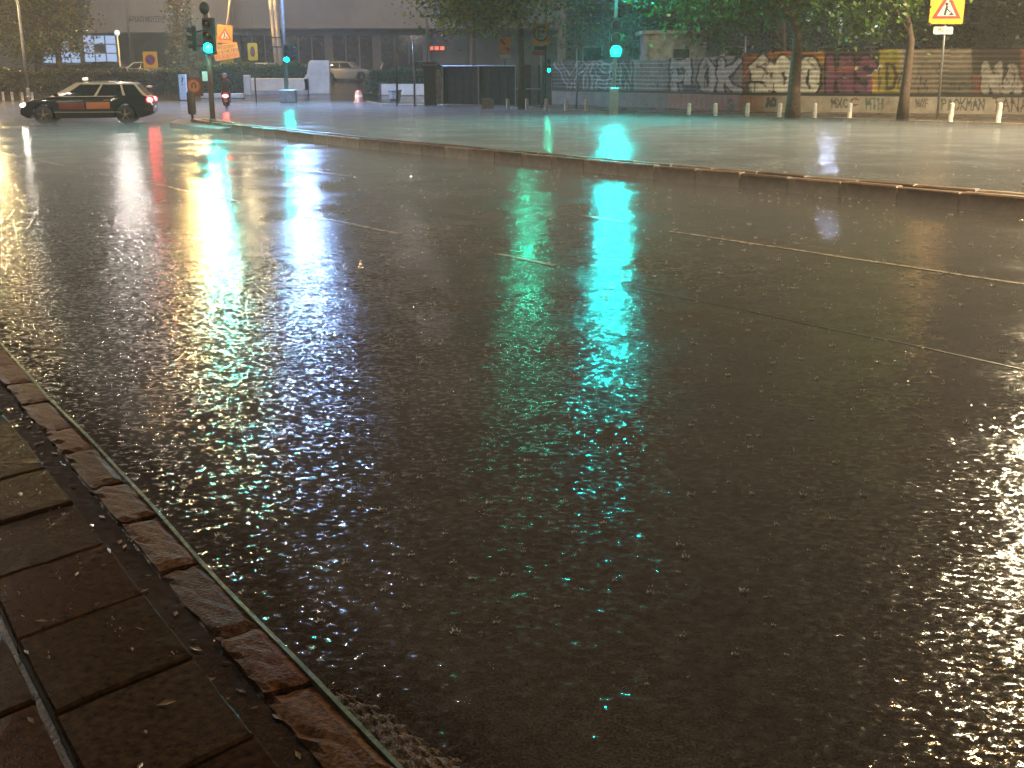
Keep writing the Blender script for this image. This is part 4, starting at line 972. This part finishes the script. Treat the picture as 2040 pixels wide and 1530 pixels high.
# dark hedge bank behind the taxi
ha, hb = hit(-40, 191), hit(392, 189)
hedge('tall dark shrub bank behind the taxi and left lamp posts', (ha.x, ha.y + 1.5, ha.z - .1), (hb.x - 1.0, hb.y + 1.5, hb.z - .1), 2.0, 1.75, 12000, leafmat('shrub_leaf', (.075, .075, .045), (.03, .032, .02)), 6)
# thin poles on the traffic-free corner
for px, pyb, pyt, lb in ((791, 212, 108, 'thin dark pole with a bracket at the pavement corner'), (826, 214, 82, 'thin bent grey pole left of the gate pillar'), (1482, 214, 72, 'thin pale pole standing behind the hoarding'), (1148, 218, 96, 'slim post in front of the outlined graffiti letters')):
    a = gp(px, pyb, .12) if px > 900 else hit(px, pyb, .1); 
    if px == 1482: a = Vector((dp(px, 150, 56).x, 56, 0))
    t = thing('thin_pole', lb, 'pole', a); h = dp(px, pyt, a.y).z - a.z
    MB().tube([(0, 0, 0), (.03, 0, h * .5), (-.02, 0, h)], [.05, .045, .035], 8).build('shaft', m_galv if px != 791 else m_dark, t, True)
    if px == 791: MB().box((0, -.02, h - .25), (.22, .1, .6)).build('bracket', m_paintgrey, t)

# ================================================================== TREES
def tree(label, base, trunk_h, crown_c, crown_r, n_leaf, leaf_size, mt, seed, trunk_r=.2, lean=(0, 0), clumps=60, name='tree', shape='round', group=None):
    base = Vector(base); t = thing(name, label, 'tree', base, 0, group); r = random.Random(seed); rn = np.random.default_rng(seed)
    cc = Vector(crown_c) - base; rx, ry, rz = crown_r
    tr = MB(); pts = [Vector((0, 0, 0)), Vector((lean[0] * .3, 0, trunk_h * .35)), Vector((lean[0] * .8, lean[1], trunk_h * .75)), Vector((lean[0], lean[1], trunk_h))]
    top = Vector((cc.x, cc.y, cc.z + rz * .55)); pts.append((pts[-1] + top) / 2); pts.append(top)
    tr.tube(pts, [trunk_r * 1.35, trunk_r, trunk_r * .85, trunk_r * .75, trunk_r * .42, .03], 10)
    # limbs to clump centres
    C = []
    for k in range(clumps):
        v = rn.normal(size=3); v /= np.linalg.norm(v); kk = rn.uniform(.35, 1.0) ** .6
        if shape == 'cone': 
            h = rn.uniform(-1, 1); wd = (1 - (h + 1) / 2) ** .8 * .95 + .08; a = rn.uniform(0, 2 * math.pi); p = np.array([math.cos(a) * wd * kk, math.sin(a) * wd * kk, h])
        else: p = v * kk; p[2] = p[2] if p[2] > -.75 else -.75 * rn.uniform(.6, 1)
        C.append(np.array([cc.x + p[0] * rx, cc.y + p[1] * ry, cc.z + p[2] * rz]))
    for k in range(min(22, clumps)):
        s0 = pts[3].lerp(top, r.uniform(0, .7)); e = Vector(C[k]); mid = s0.lerp(e, .5) + Vector((r.uniform(-.2, .2), r.uniform(-.2, .2), .15 * rz * r.random()))
        tr.tube([s0, mid, e], [trunk_r * .3, trunk_r * .18, .02], 5)
    tr.build('trunk', m_bark, t, True)
    per = max(20, n_leaf // clumps); C = np.array(C)
    def fn(n, rr):
        idx = rr.integers(0, len(C), n); sz = (.16 + .22 * ((idx * 37) % 11) / 10)
        return C[idx] + rr.normal(size=(n, 3)) * np.array([rx, ry, rz * .8]) * sz[:, None] * .62
    leaves(n_leaf, fn, leaf_size, mt, 'crown', t, seed=seed + 1)
    return t
lf_plane = leafmat('plane_leaf', (.36, .38, .06), (.07, .11, .024), .4)
lf_mid = leafmat('mid_leaf', (.09, .20, .035), (.025, .055, .014), .35)
lf_fresh = leafmat('fresh_leaf', (.14, .25, .035), (.03, .06, .014), .4)
lf_deep = leafmat('deep_leaf', (.035, .055, .03), (.012, .02, .012), .3)
lf_left = leafmat('left_leaf', (.17, .17, .05), (.045, .05, .022), .35)
lf_con = leafmat('conifer_leaf', (.075, .07, .05), (.03, .03, .024), .2)
def T(px, py, Y): return dp(px, py, Y)
a = gp(1041, 219, .12); Yt = a.y
tree('plane tree with yellow-green leaves and thin orange-lit trunk beside the site gate', a, 3.6, T(985, -75, Yt), (4.2, 3.4, 3.6), 11000, .24, lf_plane, 21, .17, (-.1, 0), 80)
a = gp(1578, 238, .12); Yt = a.y
tree('thick-trunked dark green tree in front of the white graffiti letters', a, 3.0, T(1470, -150, Yt + 1), (4.8, 3.4, 4.2), 14000, .22, lf_mid, 22, .23, (0, 0), 90)
a = gp(1797, 241, .12); Yt = a.y
tree('green tree with brown trunk between the magenta and bare fence panels', a, 2.8, T(1728, -150, Yt), (2.9, 2.6, 4.4), 12000, .22, lf_fresh, 23, .17, (.05, 0), 80)
tree('dark leafy tree behind the hoarding at the right photo edge', (26.0, 52, 0), 3.0, (25.5, 52, 6.6), (4.6, 4, 4.4), 9000, .26, leafmat('brown_leaf', (.075, .06, .035), (.025, .022, .015)), 24, .22)
tree('dark tree behind the hoarding above the bare metal panels', (19.8, 55, 0), 3.0, (19.8, 55.5, 6.4), (4.0, 3.5, 4.2), 8000, .26, lf_deep, 25, .22)
tree('dark tree behind the fence just right of the bright green signal', (7.2, 70, 0), 3.0, (7.4, 70, 7.0), (4.6, 3.5, 4.6), 8000, .28, lf_deep, 26, .22)
tree('deep green tree behind the hoarding over the pale graffiti letters', (14.6, 62, 0), 3.0, (14.2, 62, 6.6), (4.8, 3.5, 4.8), 8000, .28, leafmat('deep_leaf_b', (.03, .06, .03), (.01, .022, .012)), 27, .22)
tree('dark tree behind the gate between the plane tree and the museum', (-2.6, 76, 0.4), 3.2, (-2.4, 76, 8.2), (4.6, 3.5, 4.4), 8000, .28, leafmat('deep_leaf_c', (.07, .075, .03), (.02, .026, .014)), 28, .22)
a = hit(60, 186) + Vector((.6, 4, 0))
tree('broad olive-lit tree behind the leftmost lamp post', a, 3.2, T(62, 48, a.y), (4.2, 3.2, 3.0), 11000, .24, lf_left, 29, .2, (0, 0), 80)
a = hit(362, 172)
tree('tall narrow conifer left of the island signal', a, 2.0, T(358, 20, a.y) , (1.25, 1.2, 5.6), 7000, .2, lf_con, 30, .16, (0, 0), 90, 'conifer_tree', 'cone')
tree('dark tree at the museum\'s left corner behind the lit windows', (-50, 121, 1.3), 4.0, (-50, 121, 9.5), (6.5, 5, 5.5), 6000, .34, leafmat('teal_leaf', (.04, .07, .05), (.015, .028, .02)), 31, .25)

# ================================================================== VEHICLES
def interp(x, xs_, ys_): return float(np.interp(x, xs_, ys_))
def make_car(label, loc, rz, body_m, roof_m, L_=4.75, W_=1.82, H_=1.48, wb=2.75, style='estate', lights=True, group='cars at the junction and in the car park', taxi=False, name='car'):
    t = thing(name, label, 'car', loc, rz, group)
    hx = L_ / 2; fx, rx = wb / 2 + .02 * L_, -wb / 2 + .02 * L_; rw = .325; zc = rw
    # top line of the lower body (bonnet, belt, tail), front is +x
    TX = [-hx, -hx + .08, -hx + .35, -.18 * L_, .16 * L_, .24 * L_, hx - .32, hx - .07, hx]
    TZ = [.76, .96, 1.04, 1.0, .95, .96, .82, .68, .52]
    BX = [-hx, -hx + .15, rx - .55, fx + .5, hx - .2, hx]; BZ = [.42, .28, .22, .20, .22, .34]
    def halfw(x): e = abs(x) / hx; return W_ / 2 * (1 - .17 * max(0, (e - .72) / .28) ** 2.2)
    def bot(x):
        z = interp(x, BX, BZ)
        for c in (fx, rx):
            R_ = rw + .065
            if abs(x - c) < R_: z = max(z, zc + math.sqrt(R_ * R_ - (x - c) ** 2))
        return z
    fr_ = [(0, .965), (.06, .99), (.35, 1.0), (.62, .995), (.85, .965), (.96, .90), (1.0, .80)]
    xs_ = sorted(set(list(np.linspace(-hx, hx, 46)) + [c + s * (rw + .065) * k for c in (fx, rx) for s in (-1, 1) for k in (1.0, .97, .85, .6, .3)]))
    def sec(x):
        z0, z1, w_ = bot(x), interp(x, TX, TZ), halfw(x); z0 = min(z0, z1 - .05)
        right = [(w_ * k, z0 + (z1 - z0) * f) for f, k in fr_]
        pts = [(0, z0)] + right + [(0, z1 + .035)]
        left = [(-y, z) for y, z in right[::-1]]
        return [(x, y, z) for y, z in pts + left]
    b = MB(); n = len(sec(0))
    for x in xs_: b.v += sec(x)
    for i in range(len(xs_) - 1):
        for k in range(n): b.f.append((i * n + k, i * n + (k + 1) % n, (i + 1) * n + (k + 1) % n, (i + 1) * n + k))
    b.f.append(tuple(range(n))); b.f.append(tuple(range((len(xs_) - 1) * n + n - 1, (len(xs_) - 1) * n - 1, -1)))
    bo = b.build('body', body_m, t, True)
    ed = bo.modifiers.new('split', 'EDGE_SPLIT'); ed.split_angle = R(42)
    # cabin
    if style == 'estate': xa, xb_, xc_, xd = .275 * L_, .07 * L_, -.375 * L_, -.475 * L_
    elif style == 'hatch': xa, xb_, xc_, xd = .25 * L_, .10 * L_, -.34 * L_, -.475 * L_
    else: xa, xb_, xc_, xd = .23 * L_, .09 * L_, -.2 * L_, -.38 * L_
    zb = .955; w0, w1 = W_ / 2 * .93, W_ / 2 * .70
    def cab(u, v, side):   # u 0 front..1 rear, v 0 belt..1 roof
        xl = xa + (xd - xa) * u; xu = xb_ + (xc_ - xb_) * u; x = xl + (xu - xl) * (v ** .9); bulge = .03 * math.sin(math.pi * v)
        wt = w0 + (w1 - w0) * v ** 1.25 + bulge
        wt *= 1 - .10 * (abs(u - .45) / .55) ** 2.5
        return Vector((x, side * wt, zb + (H_ - zb - .05) * v + .0))
    c = MB(); NU, NV = 20, 6
    def roofz(u): return .05 * math.sin(math.pi * min(1, max(0, .08 + u * .84)))
    ring = []
    for i in range(NU + 1):
        u = i / NU; row = [cab(u, j / NV, 1) for j in range(NV + 1)]
        tp = cab(u, 1, 1); row += [Vector((tp.x, tp.y * .6, tp.z + roofz(u) * .75)), Vector((tp.x, 0, tp.z + roofz(u)))]
        row += [Vector((p.x, -p.y, p.z)) for p in row[:-1][::-1]]; ring.append(row)
    n = len(ring[0]); c.v = [tuple(p) for row in ring for p in row]
    for i in range(NU):
        for k in range(n - 1): c.f.append((i * n + k, i * n + k + 1, (i + 1) * n + k + 1, (i + 1) * n + k))
    c.f.append(tuple(range(n))); c.f.append(tuple(range(NU * n + n - 1, NU * n - 1, -1)))
    cb = c.build('roof', roof_m, t, True); ed = cb.modifiers.new('split', 'EDGE_SPLIT'); ed.split_angle = R(40)
    # panes, a few mm proud
    panes = ((.12, .44), (.47, .74), (.77, .955)) if style != 'sedan' else ((.13, .5), (.53, .9))
    for side in (1, -1):
        for (u0, u1) in panes:
            g = MB()
            def gf(a, b, u0=u0, u1=u1, side=side):
                p = cab(u0 + (u1 - u0) * a, .07 + .80 * b, side); return (p.x, p.y + side * .008, p.z)
            g.grid(gf, 8, 5); g.build('side_window', m_glass, t, True)
    for nm, s in (('windscreen', 0), ('rear_window', 1)):
        g = MB()
        def gf(a, b, s=s):
            p = cab(s, .08 + .80 * b, 1); y = (a * 2 - 1) * p.y * .88; return (p.x + (.012 if s == 0 else -.012) + (.05 * (1 - (a * 2 - 1) ** 2) * 0), y, p.z + .004)
        g.grid(gf, 6, 4); g.build(nm, m_glass, t, True)
    # doors: panels 5 mm proud with shut lines, handles
    def side_pt(x, f, side):
        z0, z1, w_ = bot(x), interp(x, TX, TZ), halfw(x); return (x, side * (w_ * interp(f, [q[0] for q in fr_], [q[1] for q in fr_]) + .005), z0 + (z1 - z0) * f)
    dr = ((fx - .52, .02), (.0, rx + .44))
    for side in (1, -1):
        for (x0, x1) in dr:
            g = MB(); g.grid(lambda a, b, x0=x0, x1=x1, side=side: side_pt(x0 + (x1 - x0) * a, .10 + .80 * b, side), 10, 6); d_ = g.build('door', body_m, t, True)
            hx_ = x1 + .18; p = side_pt(hx_, .80, side); MB().box((hx_, p[1] + side * .018, p[2]), (.17, .03, .03), ch=.008).build('handle', m_alu if taxi else body_m, d_)
        p = cab(.06, .04, side); MB().ell((p.x - .02, side * (W_ / 2 + .06), p.z + .06), (.09, .1, .07), 10, 6).build('mirror', body_m, t, True)
    # wheels
    for cx_ in (fx, rx):
        for side in (1, -1):
            wl = MB(); yy = side * (W_ / 2 - .11); wl.lathe([(rw * .62, -.10), (rw * .95, -.10), (rw, -.07), (rw, .07), (rw * .95, .10), (rw * .62, .10)], (0, 0, 0), 'Y', 24)
            wo_ = wl.build('wheel', m_rubber, t, True); wo_.location = (cx_, yy, zc)
            rm = MB(); rm.lathe([(rw * .66, .085), (rw * .62, .10), (rw * .58, .07), (.0001, .07)], (0, 0, 0), 'Y', 20)
            for k in range(5):
                a = 2 * math.pi * k / 5 + .3; rm.box((math.cos(a) * rw * .32, .085, math.sin(a) * rw * .32), (rw * .58, .03, .055), rot=Matrix.Rotation(-a, 3, 'Y'))
            rm.lathe([(.055, .07), (.055, .11), (.02, .115)], (0, 0, 0), 'Y', 10)
            if side < 0: rm.v = [(x, -y, z) for x, y, z in rm.v]
            rm.build('rim', m_alu, wo_, False)
    # lights
    for s in (1, -1):
        MB().ell((hx - .17, s * W_ * .37, .66), (.16, .14, .075)).build('headlight', e_head if lights else mat('head_glass', (.5, .5, .5), .1), t, True)
        MB().ell((hx - .07, s * W_ * .36, .36), (.07, .11, .06)).build('fog_lamp', e_head if taxi else mat('fog_glass', (.2, .2, .2), .15), t, True)
        MB().ell((-hx + .11, s * W_ * .40, .84), (.12, .13, .10)).build('tail_light', e_red if lights else mat('tail_glass', (.25, .015, .012), .15), t, True)
    MB().box((-hx - .005, 0, .58), (.02, .5, .11)).build('number_plate', m_white, t); MB().box((hx - .02, 0, .42), (.03, .5, .11)).build('number_plate', m_white, t)
    MB().box((hx - .05, 0, .56), (.05, .9, .12), ch=.01).build('grille', m_black, t)
    if taxi:
        sg = MB().box((.02 * L_, 0, H_ + .075), (.14, .42, .11), ch=.03).build('taxi_sign', emit('taxi_sign_light', (.9, .85, .7), .6, (.7, .7, .66)), t)
        MB().ell((-hx + .16, 0, H_ - .20), (.10, .55, .05), 10, 6).build('rear_spoiler', m_white, t, True)
        for s in (1, -1):
            MB().box((-.02, s * (W_ / 2 + .012), .42), (2.3, .02, .03)).build('side_strip', m_alu, t)
            for x0_, x1_, c_ in ((fx - .56, .06, 'rust_reflection'), (.0, rx + .50, 'orange_reflection')):  # warm reflections on the doors, put into colour as thin panels
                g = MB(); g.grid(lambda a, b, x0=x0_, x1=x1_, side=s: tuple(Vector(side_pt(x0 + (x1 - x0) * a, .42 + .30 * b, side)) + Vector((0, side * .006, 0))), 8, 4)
                g.build('side_reflection', mat(c_, (.16, .04, .028) if c_ == 'rust_reflection' else (.42, .16, .06), .25, 0, .2, 3, coat=.6), t, True)
    return t
m_black_car = mat('black_car_paint', (.016, .014, .017), .12, 0, .2, 3, coat=1.0); m_beige = mat('beige_roof_paint', (.50, .45, .34), .2, 0, .1, 2, coat=.8)
m_silver = mat('silver_car_paint', (.46, .44, .36), .22, .5, .1, 2, coat=.6); m_bluew = mat('pale_car_paint', (.48, .52, .60), .22, .1, .1, 2, coat=.6)
a, b = gp(85, 247), gp(243, 247); wbx = (b - a).length
mid = (a + b) / 2
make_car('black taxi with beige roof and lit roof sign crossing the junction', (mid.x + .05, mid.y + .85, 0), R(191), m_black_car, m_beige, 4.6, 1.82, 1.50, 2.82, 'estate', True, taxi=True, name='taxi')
P = hit(697, 163); P = dp(697, 162, 88); make_car('silver hatchback parked behind the tall cream slab', (P.x - .35, 89, elev(89)), R(-6), m_silver, m_silver, 4.1, 1.72, 1.5, 2.5, 'hatch', False)
P = dp(855, 140, 90); make_car('dark car behind the hedge left of the gate pillar', (P.x, 92, elev(92)), R(8), m_black_car, m_black_car, 4.3, 1.76, 1.5, 2.6, 'hatch', False)
P = dp(508, 140, 86); make_car('pale car whose roof shows over the hedge below the narrow yellow sign', (P.x, 92, elev(92) - .1), R(0), m_bluew, m_bluew, 4.2, 1.74, 1.5, 2.55, 'hatch', False)
P = dp(262, 150, 84); make_car('pale blue-lit car parked behind the taxi below the museum entrance', (P.x, 88, elev(88)), R(0), m_bluew, m_bluew, 4.3, 1.76, 1.48, 2.6, 'sedan', False)
P = dp(200, 150, 88); make_car('dark car parked next to the pale car below the lit windows', (P.x - .6, 93, elev(93)), R(0), m_dark, m_dark, 4.3, 1.76, 1.48, 2.6, 'hatch', False)
P = dp(770, 140, 84)
# parked blue scooter with a windscreen at the hedge corner
def scooter(label, loc, rz, body_m, tail=None, screen=True, box=True, name='scooter'):
    t = thing(name, label, 'scooter', loc, rz, 'scooters')
    for x in (-.62, .62):
        wl = MB().lathe([(.13, -.05), (.24, -.05), (.26, -.02), (.26, .02), (.24, .05), (.13, .05)], (0, 0, 0), 'Y', 20).build('wheel', m_rubber, t, True); wl.location = (x, 0, .26)
        MB().lathe([(.14, -.03), (.14, .03), (.04, .045)], (0, 0, 0), 'Y', 16).build('rim', m_galv, wl)
    prof = [(-.85, .62), (-.80, .78), (-.45, .82), (-.05, .78), (.02, .62), (.10, .34), (.34, .32), (.46, .70), (.52, 1.0), (.60, .98), (.58, .62), (.50, .28), (.30, .20), (-.10, .20), (-.42, .34), (-.70, .46)]
    mb_ = MB(); mb_.prism(prof, -.16, .16, Matrix(((1, 0, 0), (0, 0, -1), (0, 1, 0)))); mb_.build('body', body_m, t, True, .05)
    MB().box((-.38, 0, .85), (.78, .28, .1), ch=.035).build('seat', m_rubber, t)
    MB().tube([(.44, -.34, 1.08), (.5, 0, 1.02), (.44, .34, 1.08)], .018, 8).build('handlebar', m_dark, t, True)
    for s in (-1, 1): MB().tube([(.46, .30 * s, 1.08), (.44, .36 * s, 1.26)], .01, 6).build('mirror_stalk', m_dark, t); MB().ell((.44, .38 * s, 1.30), (.02, .07, .045), 10, 6).build('mirror', m_dark, t, True)
    MB().ell((.60, 0, .86), (.07, .11, .09), 12, 8).build('headlight', mat('head_glass', (.5, .5, .5), .1), t, True)
    MB().tube([(.56, .02, .95), (.62, .07, .26)], .03, 6).build('fork', m_dark, t)
    for s in ((1, -1)): MB().ell((-.84, .13 * s, .66), (.04, .05, .035), 10, 6).build('indicator', mat('amber_lens', (.5, .18, .02), .2), t, True)
    MB().ell((-.86, 0, .70), (.05, .13, .06), 12, 6).build('tail_light', tail or mat('tail_glass', (.25, .015, .012), .15), t, True)
    MB().box((-.90, 0, .50), (.02, .2, .16)).build('number_plate', m_white, t)
    if box: MB().box((-.84, 0, 1.05), (.36, .40, .30), ch=.07).build('top_box', m_dark, t)
    if screen:
        mb_ = MB(); mb_.grid(lambda a, b: (.60 - .22 * b, (a - .5) * (.46 - .12 * b), 1.02 + .46 * b), 6, 5); o = mb_.build('windscreen', mat('pale_screen', (.35, .40, .45), .1, 0, .1, 3, spec=.8), t, True); sl = o.modifiers.new('thick', 'SOLIDIFY'); sl.thickness = .006
    return t
Pm = hit(770, 168); scooter('pale blue scooter with tilted windscreen parked behind the dark hedge', (dp(766, 150, 84).x, 86.5, elev(86.5)), R(200), mat('blue_scooter', (.30, .36, .52), .25, 0, .15, 3, coat=.5))
Pm = gp(452, 219); MZ = R(102)
scooter('small moped with glowing red tail light ridden away beyond the island', (Pm.x, Pm.y, 0), MZ, mat('red_moped', (.22, .02, .02), .25, 0, .2, 3, coat=.5), emit('moped_tail', (1, .03, .02), 180), False, False, 'moped')
# rider: one continuous skinned body, seated, seen from behind
pr = thing('person', 'rider in grey jacket and pale helmet seated on the moped seen from behind', 'person', (Pm.x, Pm.y, 0), MZ)
J = {'pel': (-.30, 0, .96), 'sp': (-.28, 0, 1.14), 'ch': (-.22, 0, 1.34), 'nk': (-.17, 0, 1.50), 'hd': (-.14, 0, 1.60)}
E_ = [('pel', 'sp'), ('sp', 'ch'), ('ch', 'nk'), ('nk', 'hd')]; RAD = {'pel': .17, 'sp': .155, 'ch': .17, 'nk': .06, 'hd': .07}
for s, k in ((1, 'l'), (-1, 'r')):
    J.update({k + 'hip': (-.24, .10 * s, .93), k + 'kn': (.18, .17 * s, .86), k + 'an': (.16, .16 * s, .42), k + 'to': (.30, .17 * s, .36), k + 'sh': (-.20, .20 * s, 1.40), k + 'el': (.02, .31 * s, 1.17), k + 'wr': (.36, .31 * s, 1.11), k + 'ha': (.43, .32 * s, 1.09)})
    E_ += [('pel', k + 'hip'), (k + 'hip', k + 'kn'), (k + 'kn', k + 'an'), (k + 'an', k + 'to'), ('ch', k + 'sh'), (k + 'sh', k + 'el'), (k + 'el', k + 'wr'), (k + 'wr', k + 'ha')]
    RAD.update({k + 'hip': .11, k + 'kn': .075, k + 'an': .05, k + 'to': .045, k + 'sh': .08, k + 'el': .055, k + 'wr': .04, k + 'ha': .045})
ks = list(J); me = bpy.data.meshes.new('body'); me.from_pydata([J[k] for k in ks], [(ks.index(a), ks.index(b)) for a, b in E_], []); me.materials.append(mat('grey_jacket', (.20, .17, .155), .7, 0, .3, 12))
bo = obj('body', me, pr); sk = bo.modifiers.new('skin', 'SKIN'); 
for i, k in enumerate(ks): bo.data.skin_vertices[0].data[i].radius = (RAD[k], RAD[k] * (.8 if k in ('pel', 'sp', 'ch') else 1))
bo.data.skin_vertices[0].data[0].use_root = True
ss = bo.modifiers.new('smooth', 'SUBSURF'); ss.levels = 2; ss.render_levels = 2
h_ = MB(); h_.ell((-.13, 0, 1.66), (.155, .135, .15), 18, 12); h_.build('helmet', mat('helmet_pale', (.62, .58, .52), .2, 0, .3, 9, coat=.6), pr, True)
g = MB(); g.grid(lambda a, b: (-.13 + .162 * math.cos((a - .5) * 2.2), .142 * math.sin((a - .5) * 2.2), 1.60 + .11 * b), 8, 3); g.build('visor', m_glass, pr, True)

# ================================================================== RAIN HAZE
m = bpy.data.materials.new('rain_haze'); m.use_nodes = True; t = m.node_tree; t.nodes.clear()
o_ = t.nodes.new('ShaderNodeOutputMaterial'); v = t.nodes.new('ShaderNodeVolumePrincipled')
v.inputs['Color'].default_value = (.93, .92, .90, 1); v.inputs['Density'].default_value = .0016; v.inputs['Anisotropy'].default_value = .35
t.links.new(v.outputs[0], o_.inputs['Volume'])
hz = MB().box((0, 70, 11.5), (250, 220, 25.5)).build('haze', m); hz['kind'] = 'stuff'; hz['label'] = 'thin even rain haze over the whole junction'

# spray of bouncing rain hugging the carriageway
m = bpy.data.materials.new('rain_spray'); m.use_nodes = True; t = m.node_tree; t.nodes.clear()
o_ = t.nodes.new('ShaderNodeOutputMaterial'); v = t.nodes.new('ShaderNodeVolumePrincipled')
v.inputs['Color'].default_value = (.95, .95, .96, 1); v.inputs['Density'].default_value = .066; v.inputs['Anisotropy'].default_value = .2
t.links.new(v.outputs[0], o_.inputs['Volume'])
sp = MB(); SPP = [tuple(kp(a, b)[:2]) for a, b in ((-6, -1.3), (30, -1.3))] + [(-60, 60), (-60, 74), (-10, 74)] + [(x_ - .3, y_ - .3) for x_, y_ in FK[1:]]
sp.prism(SPP, .008, .22)
sp = sp.build('rain_spray', m); sp['kind'] = 'stuff'; sp['label'] = 'low pale spray of bouncing rain over the carriageway'
